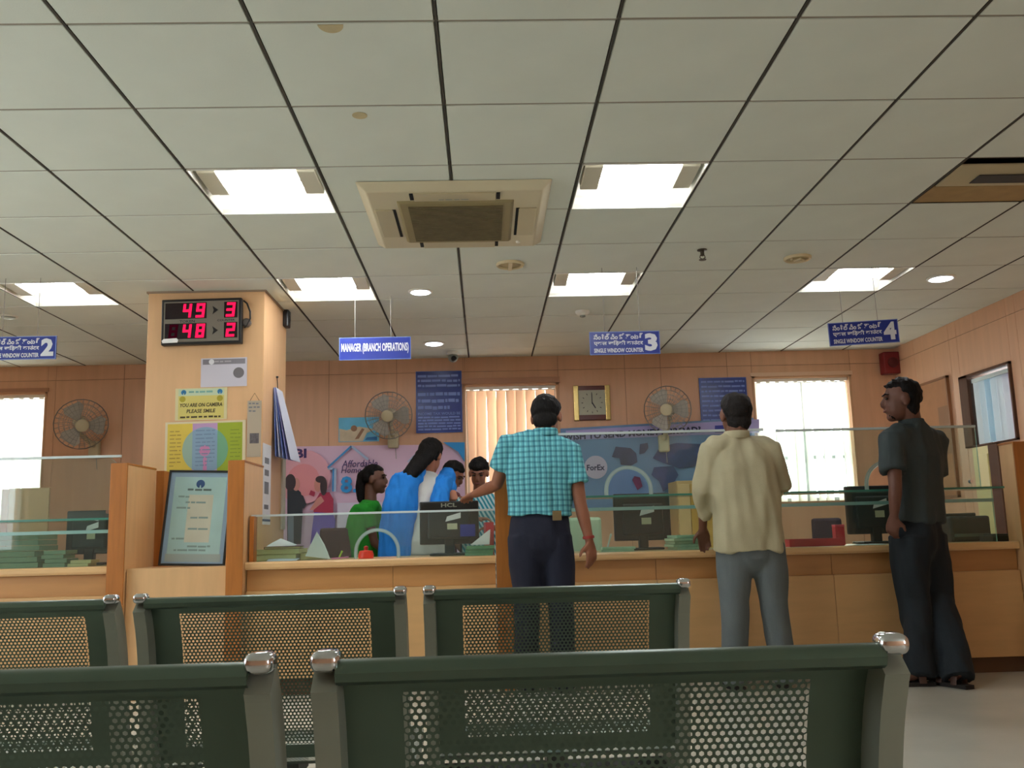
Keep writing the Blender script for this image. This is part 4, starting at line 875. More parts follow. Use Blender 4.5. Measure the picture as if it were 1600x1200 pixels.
def loose(name, label, pts, m, t=0.002, grp='loose papers on the counters', cat='paper'):
    c = pts[0]; th = thing(name, label, cat, c, grp); c = Vector(c); P_ = [Vector(q)-c for q in pts]
    n = (P_[1]-P_[0]).cross(P_[2]-P_[0]).normalized()*t
    k = len(P_); MB().add([p_ for p_ in P_]+[p_+n for p_ in P_], [tuple(range(k)), tuple(range(2*k-1, k-1, -1))]+[(i, (i+1) % k, (i+1) % k+k, i+k) for i in range(k)]).obj('sheet', m, th); return th
zt = ZT+0.088
loose('paper_sheet', 'crumpled white sheet on top of the maroon book', [(xx-0.04, 5.74, zt), (xx+0.13, 5.74, zt), (xx+0.12, 5.86, zt+0.004), (xx+0.02, 5.86, zt+0.045), (xx-0.03, 5.84, zt+0.02)], PAPER)
xx2 = -1.019
loose('paper_sheet', 'white paper triangle standing against the ledger pile', [(xx2-0.075, 5.715, ZT+0.025), (xx2+0.08, 5.69, ZT+0.003), (xx2+0.04, 5.72, ZT+0.09), (xx2-0.01, 5.735, ZT+0.17)], PAPER)
loose('paper_sheet', 'white slip lying at the front of the manager counter', [(xx-0.02, 5.66, ZT+0.001), (xx+0.16, 5.65, ZT+0.001), (xx+0.17, 5.7, ZT+0.012), (xx-0.01, 5.7, ZT+0.02)], mat('slip_blue', (196, 206, 224), 0.7))
rp = thing('ink_pad', 'small red stamp pad inside the manager arch', 'stamp pad', (-0.733, 5.75, ZT+0.001))
MB().lathe([(0.045, 0), (0.048, 0.02), (0.04, 0.045), (0.01, 0.05)], (0, 0, 0), (0, 0, 1), 16).obj('case', mat('pad_red', (220, 60, 40), 0.4), rp, smooth=True)
MB().lathe([(0.012, 0.05), (0.014, 0.07), (0.004, 0.076)], (0, 0, 0), (0, 0, 1), 10).obj('knob', mat('pad_red_dark', (160, 36, 30), 0.4), rp, smooth=True)
def pen(a, b_, m, label):
    t = thing('pen', label, 'pen', a, 'pens on the counters'); a = Vector(a); d = Vector(b_)-a
    MB().tube([(0, 0, 0), d*0.8], 0.005, 6).obj('barrel', m, t); MB().tube([d*0.8, d], 0.0062, 6).obj('cap', m, t)
x = -0.934; pen((x, 5.7, ZT+0.006), (x+0.1, 5.72, ZT+0.012), mat('pen_pink', (220, 110, 170), 0.4), 'pink pen lying on the manager counter')
x = -0.899; pen((x, 5.75, ZT+0.006), (x+0.02, 5.76, ZT+0.05), mat('pen_lime', (190, 220, 60), 0.4), 'lime green pen lying on the manager counter')
x = 0.523
pen((0.739, 5.75, ZT+0.006), (0.772, 5.76, ZT+0.11), mat('pen_white', (226, 230, 226), 0.3), 'white pen standing behind the counter 3 glass')
GRN = mat('green_papers', (120, 166, 130), 0.8, var=0.12, scale=30, stretch=(1, 1, 14)); GRN2 = mat('pale_green_papers', (176, 204, 178), 0.8, var=0.1, scale=20)
def stack(c, y, W, D, H, m, label, layers=4, yaw=0.0, grp='paper stacks on the counters'):
    t = thing('paper_stack', label, 'papers', (c, y, ZT+0.001), grp, yaw); rnd = random.Random(int(c*100))
    for k in range(layers):
        dx, dy = rnd.uniform(-0.012, 0.012), rnd.uniform(-0.012, 0.012)
        MB().box(-W/2+dx, W/2+dx, -D/2+dy, D/2+dy, H*k/layers, H*(k+0.9)/layers).obj('bundle', m, t)
stack(-0.038, 5.74, 0.17, 0.14, 0.06, GRN, 'green paper bundle beside the manager monitor', 3)
loose('paper_sheet', 'white sheet leaning beside the red folder', [(-0.098, 5.82, ZT+0.063), (0.021, 5.80, ZT+0.063), (0.029, 5.86, ZT+0.16)], PAPER)
fo = thing('folder', 'red folder standing between monitor and teak partition', 'folder', (0.018, 5.93, ZT+0.001), None, 0.1)
MB().box(-0.025, -0.02, -0.07, 0.07, 0, 0.2).box(0.02, 0.025, -0.07, 0.07, 0, 0.2).box(-0.025, 0.025, -0.075, -0.07, 0, 0.2).obj('cover', mat('folder_red', (206, 40, 64), 0.5), fo)
MB().box(-0.019, 0.019, -0.069, 0.065, 0.002, 0.19).obj('pages', PAPER, fo)
stack(1.244, 5.8, 0.2, 0.2, 0.09, GRN2, 'pale green paper pile beside the old man\'s hand', 5, 0.1)
stack(0.802, 5.72, 0.2, 0.1, 0.03, GRN2, 'flat pale green papers in front of the counter 3 monitor', 2)
stack(-2.897, 5.85, 0.40, 0.25, 0.20, mat('grey_green_papers', (136, 152, 128), 0.8, var=0.14, scale=30, stretch=(1, 1, 14)), 'tall grey green bundle at the left edge of counter 2', 6)
stack(-2.585, 5.78, 0.13, 0.16, 0.10, mat('grey_green_papers', (136, 152, 128), 0.8), 'lower grey green bundle beside the counter 2 monitor', 4)
stack(-2.423, 5.72, 0.12, 0.12, 0.04, mat('cream_papers', (206, 190, 140), 0.8), 'small cream pad in front of the counter 2 monitor', 2)
rt = thing('tray', 'red tray on counter 4 near the old man', 'tray', (2.023, 5.78, ZT+0.001))
RDT = mat('tray_red', (204, 24, 52), 0.4)
MB().box(-0.17, 0.17, -0.1, 0.1, 0, 0.008).obj('base', RDT, rt)
MB().box(-0.17, 0.17, -0.1, -0.092, 0.008, 0.045).box(-0.17, 0.17, 0.092, 0.1, 0.008, 0.045).box(-0.17, -0.162, -0.092, 0.092, 0.008, 0.045).box(0.162, 0.17, -0.092, 0.092, 0.008, 0.045).obj('wall', RDT, rt)
MB().box(-0.06, 0.03, -0.05, 0.05, 0.008, 0.04).obj('stamp', mat('stamp_brown', (96, 44, 36), 0.5), rt)
rb = thing('box', 'upright red box at the end of the red tray', 'box', (2.255, 5.93, ZT+0.001))
MB().box(-0.03, 0.03, -0.03, 0.03, 0, 0.115).obj('carton', RDT, rb, bevel=0.003)
MB().box(-0.031, 0.031, -0.031, 0.031, 0.115, 0.128).obj('lid', mat('tray_red_pale', (222, 64, 86), 0.4), rb, bevel=0.003)
loose('paper_sheet', 'white form lying before the counter 4 monitor', [(2.242, 5.64, ZT+0.001), (2.440, 5.64, ZT+0.001), (2.438, 5.72, ZT+0.004), (2.279, 5.72, ZT+0.004)], PAPER)
bx = thing('box', 'pale dark topped box at the far right end of counter 4', 'box', (3.191, 5.75, ZT+0.001))
MB().box(-0.08, 0.08, -0.08, 0.08, 0, 0.035).obj('tray', mat('printer_dark', (30, 44, 42), 0.5), bx, bevel=0.004)
MB().box(-0.06, 0.06, -0.06, 0.06, 0.035, 0.045).obj('lid', mat('printer_lid', (44, 58, 56), 0.4), bx)

# back office furniture seen through the glass
def office_chair(loc, yaw, m, label, zb=0.92, w_=0.36):
    t = thing('office_chair', label, 'chair', loc, 'staff chairs', yaw)
    MB().box(-w_/2, w_/2, -0.02, 0.03, 0.56, zb).obj('backrest', m, t, bevel=0.02)
    MB().box(-0.23, 0.23, -0.46, 0.0, 0.42, 0.48).obj('seat', m, t, bevel=0.02)
    MB().tube([(0, 0.04, 0.4), (0, 0.045, 0.65)], 0.02, 8).obj('back_bar', BLACK, t)
    MB().tube([(0, -0.22, 0.1), (0, -0.22, 0.42)], 0.025, 8).obj('column', BLACK, t)
    for k in range(5):
        a = 2*PI*k/5; MB().tube([(0, -0.22, 0.09), (0.26*math.cos(a), -0.22+0.26*math.sin(a), 0.05)], 0.018, 6).obj('leg', BLACK, t)
        MB().lathe([(0.025, -0.012), (0.025, 0.012)], (0.26*math.cos(a), -0.22+0.26*math.sin(a), 0.025), (math.sin(a), -math.cos(a), 0), 10).obj('caster', BLACK, t)
MRN = mat('chair_maroon', (62, 16, 22), 0.7)
office_chair((-1.115, 7.0, 0), 0.45, MRN, 'maroon office chair left of the woman in green', 0.955, 0.24)
office_chair((2.485, 6.75, 0), 0.0, mat('chair_plum', (52, 36, 52), 0.7), 'plum office chair behind the red tray', 0.93, 0.22)
office_chair((0.715, 6.75, 0), PI, mat('chair_pale_green', (176, 196, 166), 0.6), 'pale green office chair behind counter 3', 0.98, 0.24)
# tan cabinets along the back
ob = (2.35, 8.35, 0)
cbn = thing('cabinet', 'tan cabinet beside the blue banner behind the balding man', 'cabinet', (1.824, 8.35, 0))
MB().box(-0.13, 0.22, -0.18, 0.2, 0, 1.30).obj('body', mat('cabinet_tan', (206, 170, 110), 0.5), cbn, bevel=0.004)
MB().box(-0.125, -0.02, -0.195, -0.18, 0.05, 1.27).obj('door', mat('cabinet_tan_light', (216, 180, 124), 0.5), cbn, bevel=0.003)
MB().box(-0.015, 0.215, -0.195, -0.18, 0.05, 1.27).obj('door', mat('cabinet_ochre', (196, 150, 66), 0.5), cbn, bevel=0.003)
pn = thing('desk_partition', 'low tan desk partition with teak edge at the far left', 'partition', (-3.549, 7.2, 0))
MB().box(-0.08, 0.22, 0, 0.02, 0, 1.319).obj('board', mat('partition_tan', (196, 166, 124), 0.5), pn)
MB().box(-0.13, -0.08, -0.01, 0.03, 0, 1.314).obj('edge', TEAK, pn)
# ------------------------------------------------------------------ people
def remesh(mb, voxel, smooth=3, folds=0.0, fscale=(9, 9, 2.2), seed=0.0):
    me = bpy.data.meshes.new('tmp'); me.from_pydata(mb.v, [], mb.f)
    bm = bmesh.new(); bm.from_mesh(me); bmesh.ops.recalc_face_normals(bm, faces=bm.faces); bm.to_mesh(me); bm.free()
    o = bpy.data.objects.new('tmp', me); COL.objects.link(o)
    r = o.modifiers.new('r', 'REMESH'); r.mode = 'VOXEL'; r.voxel_size = voxel; r.adaptivity = 0.0
    if smooth: s = o.modifiers.new('s', 'SMOOTH'); s.iterations = smooth; s.factor = 0.5
    bpy.context.view_layer.update(); dg = bpy.context.evaluated_depsgraph_get()
    res = bpy.data.meshes.new_from_object(o.evaluated_get(dg)); bpy.data.objects.remove(o); bpy.data.meshes.remove(me)
    if folds:
        ns = [v.normal.copy() for v in res.vertices]
        for v, n in zip(res.vertices, ns):
            c = v.co; q = Vector((c.x*fscale[0]+seed, c.y*fscale[1], c.z*fscale[2]+c.x*2.0))
            a = mnoise.noise(q) + 0.5*mnoise.noise(q*2.3)
            v.co = c + n*folds*(a-0.05)
    res.polygons.foreach_set('use_smooth', [True]*len(res.polygons)); res.update(); return res
def rput(name, mb, m, parent, o, voxel=0.009, smooth=3, folds=0.0, fscale=(9, 9, 2.2), seed=0.0):
    mb.shift(o); me = remesh(mb, voxel, smooth, folds, fscale, seed); me.name = name; me.materials.append(m); return link(name, me, parent)
V = Vector
def frame(fwd, up=(0, 0, 1)):
    f = V(fwd).normalized(); u = V(up); r = f.cross(u).normalized(); u = r.cross(f).normalized(); return r, f, u
def head(mb, c, fwd, up, s=1.0, male=True):
    r, f, u = frame(fwd, up); c = V(c); ax = (r, f, u)
    mb.ell(c+u*0.025*s-f*0.008*s, ax, (0.073*s, 0.092*s, 0.088*s), 18, 12)
    mb.ell(c-u*0.035*s+f*0.032*s, ax, (0.058*s, 0.062*s, 0.078*s), 16, 10)
    mb.ell(c-u*0.088*s+f*0.062*s, ax, (0.03*s, 0.03*s, 0.026*s), 12, 8)
    mb.chain([c+u*0.022*s+f*0.083*s, c-u*0.012*s+f*0.103*s, c-u*0.024*s+f*0.1*s], [0.011*s, 0.013*s, 0.014*s], n=8)
    mb.ell(c-u*0.052*s+f*0.09*s, ax, (0.024*s, 0.011*s, 0.011*s), 10, 6)
    mb.ell(c+u*0.033*s+f*0.078*s, ax, (0.05*s, 0.016*s, 0.013*s), 10, 6)
    for sx in (-1, 1): mb.ell(c+r*sx*0.074*s-u*0.008*s-f*0.004*s, ax, (0.012*s, 0.022*s, 0.034*s), 10, 8)
def face_bits(parent, o, c, fwd, up, s=1.0, brow=True, lips=(120, 64, 60)):
    r, f, u = frame(fwd, up); c = V(c)-V(o); ax = (r, f, u)
    for sx in (-1, 1):
        MB().ell(c+r*sx*0.031*s+u*0.012*s+f*0.083*s, ax, (0.014*s, 0.008*s, 0.0075*s), 10, 7).obj('eye', mat('eye_dark', (40, 30, 28), 0.2), parent, smooth=True)
        if brow: MB().chain([c+r*sx*0.015*s+u*0.033*s+f*0.094*s, c+r*sx*0.035*s+u*0.038*s+f*0.088*s, c+r*sx*0.05*s+u*0.032*s+f*0.074*s], [0.004*s, 0.0045*s, 0.003*s], n=6).obj('eyebrow', HAIR, parent)
    MB().ell(c-u*0.053*s+f*0.097*s, ax, (0.022*s, 0.007*s, 0.007*s), 10, 6).obj('lips', mat('lips_%d' % lips[0], lips, 0.5), parent, smooth=True)
def hair_cap(parent, o, c, fwd, up, s, m, nape=-0.5, front=0.45, name='hair', thin=False, noise_amt=0.05, extra=None, voxel=0.007, male=False):
    r, f, u = frame(fwd, up); c = V(c); mb = MB()
    def sm(x, a, b_): t_ = max(0.0, min(1.0, (x-a)/(b_-a))); return t_*t_*(3-2*t_)
    def wf(d):       # d = (right, fwd, up)
        n_ = mnoise.noise(V((d.x*6, d.y*6, d.z*6)))
        k = 1.0 + noise_amt*n_
        lo = nape + 0.55*max(0, d.y+0.2) + 0.05*n_
        w1 = sm(d.z, lo-0.12, lo+0.16)                                   # lower hairline
        fr = front + 0.06*n_
        w2 = 1.0 - sm(d.y, 0.05, 0.35)*(1.0-sm(d.z, fr-0.14, fr+0.14))   # brow line
        w3 = 1.0 - sm(abs(d.x), 0.55, 0.75)*sm(d.y, -0.3, 0.0)*(1.0-sm(d.z, -0.02, 0.2))   # ears and temples
        if thin: k -= 0.10*sm(d.z, 0.45, 0.75)*(1.0-sm(abs(d.x), 0.25, 0.6))
        return 0.80 + (k-0.80)*w1*w2*w3
    mb.ell(c+u*0.026*s-f*0.010*s, (r, f, u), (0.084*s, 0.104*s, 0.099*s), 36, 28, wf)
    if extra: extra(mb, c, r, f, u)
    if male: mb.ell(c-u*0.042*s-f*0.042*s, (r, f, u), (0.066*s, 0.046*s, 0.062*s), 18, 12)
    mb.shift(o); me = remesh(mb, voxel, 1, 0.004, (40, 40, 18)); me.name = name; me.materials.append(m); return link(name, me, parent)
def hand(mb, wr, d, n, thumb_side, s=1.0, curl=0.35, spread=0.1):
    """palm, five fingers of unequal length bent towards n, thumb off the side"""
    wr = V(wr); d = V(d).normalized(); n = V(n); n = (n-d*n.dot(d)).normalized(); l = d.cross(n).normalized()*thumb_side
    mb.chain([wr, wr+d*0.03*s, wr+d*0.065*s, wr+d*0.09*s], [(0.026*s, 0.02*s), (0.034*s, 0.017*s), (0.04*s, 0.015*s), (0.037*s, 0.012*s)], side=l, n=12)
    for k, (off, ln) in enumerate(((0.029, 0.070), (0.010, 0.079), (-0.010, 0.073), (-0.028, 0.057))):
        p = wr + d*(0.082-0.004*abs(k-1))*s + l*off*s; dd = (d + l*off*spread*8).normalized(); pts = [p]; c_ = curl*(1+0.12*k)
        for seg, q in enumerate((0.45, 0.31, 0.24)):
            a = c_*(seg+0.6); pts.append(pts[-1] + (dd*math.cos(a)+n*math.sin(a))*ln*q*s)
        mb.chain(pts, [0.0092*s, 0.0088*s, 0.008*s, 0.0068*s], n=8)
    p = wr + d*0.03*s + l*0.03*s
    pts = [p, p + (d*0.55+l*0.75+n*0.3).normalized()*0.034*s]; pts.append(pts[-1] + (d*0.85+l*0.3+n*0.4).normalized()*0.028*s)
    mb.chain([wr+d*0.02*s+l*0.012*s]+pts, [0.014*s, 0.0135*s, 0.011*s, 0.0085*s], n=8)
def shoe(parent, o, heel, d, m, sole, L=0.26, sandal=None):
    d = V((d[0], d[1], 0)).normalized(); r = V((d.y, -d.x, 0)); h = V((heel[0], heel[1], 0)); mb = MB()
    P_ = [(0.0, 0.030), (0.08, 0.034), (0.16, 0.042), (0.215, 0.044), (0.25, 0.03), (0.262, 0.012)]
    out = [h+d*a*L/0.26+r*b_ for a, b_ in P_] + [h+d*a*L/0.26-r*b_ for a, b_ in reversed(P_)]
    n = len(out); mb.add([p+V((0, 0, 0.002)) for p in out]+[p+V((0, 0, 0.022)) for p in out], [tuple(range(n)), tuple(range(2*n-1, n-1, -1))]+[(i, (i+1) % n, (i+1) % n+n, i+n) for i in range(n)])
    sh = mb.shift(o).obj('shoe', sole, parent)
    if sandal:
        for a in (0.07, 0.17):
            q = h+d*a*L/0.26; MB().chain([q-r*0.043+V((0, 0, 0.02)), q-r*0.034+V((0, 0, 0.06 if a < 0.1 else 0.05)), q+V((0, 0, 0.08 if a < 0.1 else 0.062)), q+r*0.034+V((0, 0, 0.06 if a < 0.1 else 0.05)), q+r*0.043+V((0, 0, 0.02))], [(0.02, 0.003)]*5, side=d, n=8).shift(o).obj('strap', m, sh)
    else:
        u = MB(); u.chain([h+d*0.02+V((0, 0, 0.055)), h+d*0.09+V((0, 0, 0.06)), h+d*0.17+V((0, 0, 0.045)), h+d*0.225+V((0, 0, 0.034))], [(0.034, 0.045), (0.037, 0.045), (0.042, 0.03), (0.034, 0.018)], side=r, n=12)
        u.shift(o).obj('upper', m, sh, smooth=True)
    return sh
HAIR = mat('black_hair', (14, 11, 11), 0.7, var=0.2, scale=60, stretch=(1, 1, 0.2), bump=0.6, bscale=110, spec=0.2)
def skin(n, c): return mat('skin_'+n, c, 0.55, var=0.05, scale=14)
def fabric(n, c, var=0.08, bump=0.25, rough=0.85): return mat('fabric_'+n, c, rough, var=var, scale=7, bump=bump, bscale=300)

# --- checked shirt material (thread checks in object space)
def check_mat():
    m = bpy.data.materials.new('teal_check'); m.use_nodes = True; nt = m.node_tree; b = nt.nodes['Principled BSDF']; b.inputs['Roughness'].default_value = 0.85
    N = nt.nodes.new; tc = N('ShaderNodeTexCoord'); sp = N('ShaderNodeSeparateXYZ'); nt.links.new(tc.outputs['Object'], sp.inputs[0])
    nz = N('ShaderNodeTexNoise'); nz.inputs['Scale'].default_value = 5; nt.links.new(tc.outputs['Object'], nz.inputs['Vector'])
    def math_(op, a, b_=None):
        q = N('ShaderNodeMath'); q.operation = op
        for i, x_ in enumerate((a, b_)):
            if x_ is None: continue
            if isinstance(x_, (int, float)): q.inputs[i].default_value = x_
            else: nt.links.new(x_, q.inputs[i])
        return q.outputs[0]
    wob = math_('MULTIPLY', math_('SUBTRACT', nz.outputs['Fac'], 0.5), 0.02)
    def bands(coord, period, duty):
        f_ = math_('FRACT', math_('DIVIDE', math_('ADD', coord, wob), period)); return math_('LESS_THAN', f_, duty)
    px, pz = sp.outputs['X'], sp.outputs['Z']
    sl = math_('MULTIPLY', px, 0.0)
    vx = bands(px, 0.030, 0.40); hz = bands(pz, 0.030, 0.40); thin = bands(math_('ADD', px, 0.006), 0.030, 0.09)
    dark = N('ShaderNodeMixRGB'); dark.inputs[1].default_value = lin((122, 206, 214)); dark.inputs[2].default_value = lin((74, 150, 168))
    nt.links.new(vx, dark.inputs[0])
    d2 = N('ShaderNodeMixRGB'); d2.blend_type = 'MULTIPLY'; nt.links.new(dark.outputs[0], d2.inputs[1]); d2.inputs[2].default_value = (0.42, 0.52, 0.58, 1)
    nt.links.new(math_('MULTIPLY', hz, 0.85), d2.inputs[0])
    d3 = N('ShaderNodeMixRGB'); nt.links.new(d2.outputs[0], d3.inputs[1]); d3.inputs[2].default_value = lin((40, 84, 104)); nt.links.new(math_('MULTIPLY', thin, 0.7), d3.inputs[0])
    nt.links.new(d3.outputs[0], b.inputs['Base Color']); return m

def standing(name_label, base, J, skin_m, shirt_m, trouser_m, group=None):
    """J holds world joints; returns the person's root after building body, shirt and trousers"""
    o = V(base); t = thing('person', name_label, 'person', tuple(o), group); lat = V(J['lat']).normalized(); sd = tuple(lat)
    b = MB(); head(b, J['head'], J['face'], J.get('hup', (0, 0, 1)), J.get('hs', 1.08))
    r, f, u = frame(J['face'], J.get('hup', (0, 0, 1)))
    b.chain([V(J['head'])-u*0.05-f*0.03, V(J['neck']), V(J['neck'])-V((0, 0, 0.06))], [(0.058, 0.058), (0.060, 0.058), (0.06, 0.05)], side=sd)
    b.chain([V(J['neck'])-V((0, 0, 0.10)), V(J['chest']), V(J['waist']), V(J['hip'])], [(0.09, 0.05), (J['cw']-0.05, J['cd']-0.045), (J['ww']-0.04, J['wd']-0.04), (J['hw']-0.04, J['hd']-0.04)], side=sd)
    for S in ('L', 'R'):
        s_, e, w_ = V(J['s'+S]), V(J['e'+S]), V(J['w'+S])
        thn = 0.78 if J['sl'+S] > 1 else 1.0; b.chain([s_-V((0, 0, 0.03)), s_.lerp(e, 0.5), e, e.lerp(w_, 0.3), w_], [0.034*thn, 0.042*thn, 0.036*thn, 0.037*thn, 0.024], n=12)
        hd_, hn, th, cu = J['h'+S]; hand(b, w_, hd_, hn, th, 1.0, cu)
        k, a = V(J['k'+S]), V(J['a'+S]); hp = V(J['hip']) + lat*(0.085 if S == 'R' else -0.085)
        b.chain([hp, k, a], [0.055, 0.04, 0.03], n=10)
        fd = V(J['f'+S]).normalized(); b.chain([a, a+fd*0.05-V((0, 0, a.z-0.06)), a+fd*0.13-V((0, 0, a.z-0.045)), a+fd*0.185-V((0, 0, a.z-0.038))], [0.034, (0.034, 0.034), (0.038, 0.02), (0.034, 0.014)], side=(fd.y, -fd.x, 0), n=10)
    rput('body', b, skin_m, t, o, 0.0065, 2)
    s = MB(); nk = V(J['neck']); ch = V(J['chest']); wa = V(J['waist']); hem = V(J['hem'])
    sm = (V(J['sL'])+V(J['sR']))/2; sw = (V(J['sR'])-V(J['sL'])).length/2
    s.chain([hem, hem.lerp(wa, 0.5), wa, wa.lerp(ch, 0.55), ch, sm+V((0, 0, -0.02)), sm.lerp(nk, 0.6)+V((0, 0, 0.0)), nk+V((0, 0, -0.012)), nk+V((0, 0, 0.008))],
            [(J['hemw'], J['hemd']), ((J['hemw']+J['ww'])/2, (J['hemd']+J['wd'])/2), (J['ww'], J['wd']), ((J['cw']+J['ww'])/2+0.004, (J['cd']+J['wd'])/2), (J['cw'], J['cd']), (sw+0.012, J['cd']-0.03), (sw*0.62, 0.075), (0.076, 0.07), (0.066, 0.066)], side=sd, n=22, caps=False)
    s.chain([V(J['sL']), V(J['sL']).lerp(sm, 0.5)+V((0, 0, 0.022)), sm+V((0, 0, 0.035)), V(J['sR']).lerp(sm, 0.5)+V((0, 0, 0.022)), V(J['sR'])], [0.064, 0.066, 0.07, 0.066, 0.064], n=14)
    for S in ('L', 'R'):
        s_, e, w_ = V(J['s'+S]), V(J['e'+S]), V(J['w'+S]); ln = J['sl'+S]
        if ln <= 1.0: s.chain([s_.lerp(sm, 0.35), s_, s_.lerp(e, ln*0.55), s_.lerp(e, ln)], [0.066, 0.068, 0.066, J.get('cuff', 0.068)], n=14, caps=False)
        else: s.chain([s_.lerp(sm, 0.35), s_, s_.lerp(e, 0.5), e, e.lerp(w_, (ln-1)*0.5), e.lerp(w_, ln-1)], [0.066, 0.067, 0.06, 0.058, 0.052, 0.046], n=14, caps=False)
    rput('shirt', s, shirt_m, t, o, 0.009, 3, J.get('fold', 0.010), seed=o.x*3)
    # collar band
    cpts = [nk+V((0, 0, 0.0))+lat*0.068*math.cos(2*PI*k/16)+lat.cross(V((0, 0, 1)))*0.068*math.sin(2*PI*k/16) for k in range(17)]
    MB().chain(cpts, [(0.022, 0.006)]*17, side=(0, 0, 1), n=8, caps=False).shift(o).obj('collar', shirt_m, t, smooth=True)
    q = MB(); hp = V(J['hip'])
    q.chain([hp+V((0, 0, -0.09)), hp, wa.lerp(hp, 0.35)], [(J['hw']*0.93, J['hd']*0.95), (J['hw'], J['hd']), (J['ww']-0.012, J['wd']-0.01)], side=sd, n=20)
    for S in ('L', 'R'):
        k, a = V(J['k'+S]), V(J['a'+S]); h0 = hp + lat*(J['hw']*0.5)*(1 if S == 'R' else -1)+V((0, 0, -0.02))
        lw = J.get('leg', 0.092)
        q.chain([h0, h0.lerp(k, 0.45), k, k.lerp(a, 0.55), V((a.x, a.y, 0.045))+(V(J['f'+S]).normalized()*0.012)], [(lw, lw+0.012), (lw-0.002, lw), (lw*0.78, lw*0.8), (lw*0.74, lw*0.78), (lw*0.76, lw*0.86)], side=sd, n=16, caps=False)
    rput('trousers', q, trouser_m, t, o, 0.010, 3, J.get('tfold', 0.010), (8, 8, 3.5), seed=o.x*5)
    return t, o, lat

# man in the checked shirt: seen from behind, left forearm over the partition, looking down
J = dict(lat=(1, 0.06, 0), head=(0.362, 5.260, 1.533), face=(0.22, 0.85, -0.48), hup=(0.05, 0.45, 0.9), neck=(0.349, 5.220, 1.440), chest=(0.322, 5.220, 1.252), waist=(0.303, 5.220, 1.008), hip=(0.303, 5.220, 0.881), hem=(0.302, 5.220, 0.973),
         cw=0.195, cd=0.125, ww=0.178, wd=0.118, hw=0.178, hd=0.122, hemw=0.184, hemd=0.126,
         sL=(0.144, 5.220, 1.375), eL=(0.067, 5.270, 1.156), wL=(-0.060, 5.520, 1.116), hL=((-0.4, 0.85, -0.1), (0.1, 0, -1), 1, 0.3),
         sR=(0.495, 5.220, 1.338), eR=(0.530, 5.180, 1.030), wR=(0.570, 5.160, 0.828), hR=((0.12, 0.05, -1), (-0.5, 0.8, 0.1), -1, 0.32),
         kL=(0.219, 5.200, 0.508), aL=(0.212, 5.393, 0.090), kR=(0.403, 5.200, 0.503), aR=(0.418, 5.350, 0.090), fL=(-0.15, 1, 0), fR=(0.2, 1, 0), slL=0.62, slR=0.62, cuff=0.07, leg=0.096, fold=0.018)
t, o, lat = standing('man in teal checked shirt and navy trousers leaning on the partition', (J['hip'][0], 5.22, 0), J, skin('brown', (138, 86, 62)), check_mat(), fabric('navy', (15, 20, 42)))
hair_cap(t, o, J['head'], J['face'], J['hup'], 1.08, HAIR, nape=-0.62, front=0.6, male=True)
for S in 'LR': shoe(t, o, V(J['a'+S])-V(J['f'+S]).normalized()*0.05, J['f'+S], mat('shoe_black', (26, 24, 24), 0.4), mat('shoe_sole', (20, 18, 18), 0.7))
hp = V(J['waist']) - V(o)
MB().box(hp.x+0.062, hp.x+0.112, hp.y-0.138, hp.y-0.128, hp.z-0.065, hp.z-0.012).obj('belt_patch', mat('leather_patch', (112, 92, 58), 0.7), t, bevel=0.003)
wR = V(J['wR'])-V(o); MB().lathe([(0.031, -0.008), (0.033, 0), (0.031, 0.008)], wR+V((-0.004, 0, 0.02)), (0.1, 0, -1), 14).obj('wrist_band', mat('red_thread', (150, 50, 44), 0.7), t, smooth=True)

# balding man in the long beige shirt, left hand on the counter, right forearm bent forward
J = dict(lat=(1, -0.05, 0), head=(1.438, 5.200, 1.515), face=(-0.1, 1, -0.12), hup=(0, 0.12, 1), neck=(1.429, 5.170, 1.395), chest=(1.442, 5.170, 1.196), waist=(1.455, 5.170, 0.963), hip=(1.466, 5.170, 0.804), hem=(1.455, 5.170, 0.745),
         cw=0.195, cd=0.13, ww=0.190, wd=0.132, hw=0.176, hd=0.125, hemw=0.205, hemd=0.142,
         sL=(1.286, 5.170, 1.318), eL=(1.226, 5.190, 1.084), wL=(1.250, 5.360, 0.878), hL=((0.18, 0.62, -0.75), (0.1, -0.5, -0.8), 1, 0.3),
         sR=(1.609, 5.170, 1.303), eR=(1.675, 5.190, 1.112), wR=(1.691, 5.440, 1.083), hR=((-0.2, 1, 0.0), (0, 0, -1), -1, 0.5),
         kL=(1.352, 5.160, 0.479), aL=(1.358, 5.223, 0.090), kR=(1.572, 5.160, 0.472), aR=(1.618, 5.216, 0.090), fL=(-0.1, 1, 0), fR=(0.25, 1, 0), slL=1.72, slR=1.85, leg=0.099, fold=0.024)
t, o, lat = standing('balding man in long beige shirt and grey trousers at counter 3', (J['hip'][0], 5.17, 0), J, skin('deep', (112, 72, 54)), fabric('beige', (176, 168, 138)), fabric('grey', (96, 104, 106)))
hair_cap(t, o, J['head'], J['face'], J['hup'], 1.08, mat('greying_hair', (30, 26, 25), 0.75, var=0.35, scale=50, bump=0.5, bscale=110, spec=0.2), nape=-0.66, front=0.7, thin=True, male=True)
for S in 'LR': shoe(t, o, V(J['a'+S])-V(J['f'+S]).normalized()*0.05, J['f'+S], mat('shoe_brown', (52, 36, 28), 0.5), mat('shoe_sole', (20, 18, 18), 0.7))

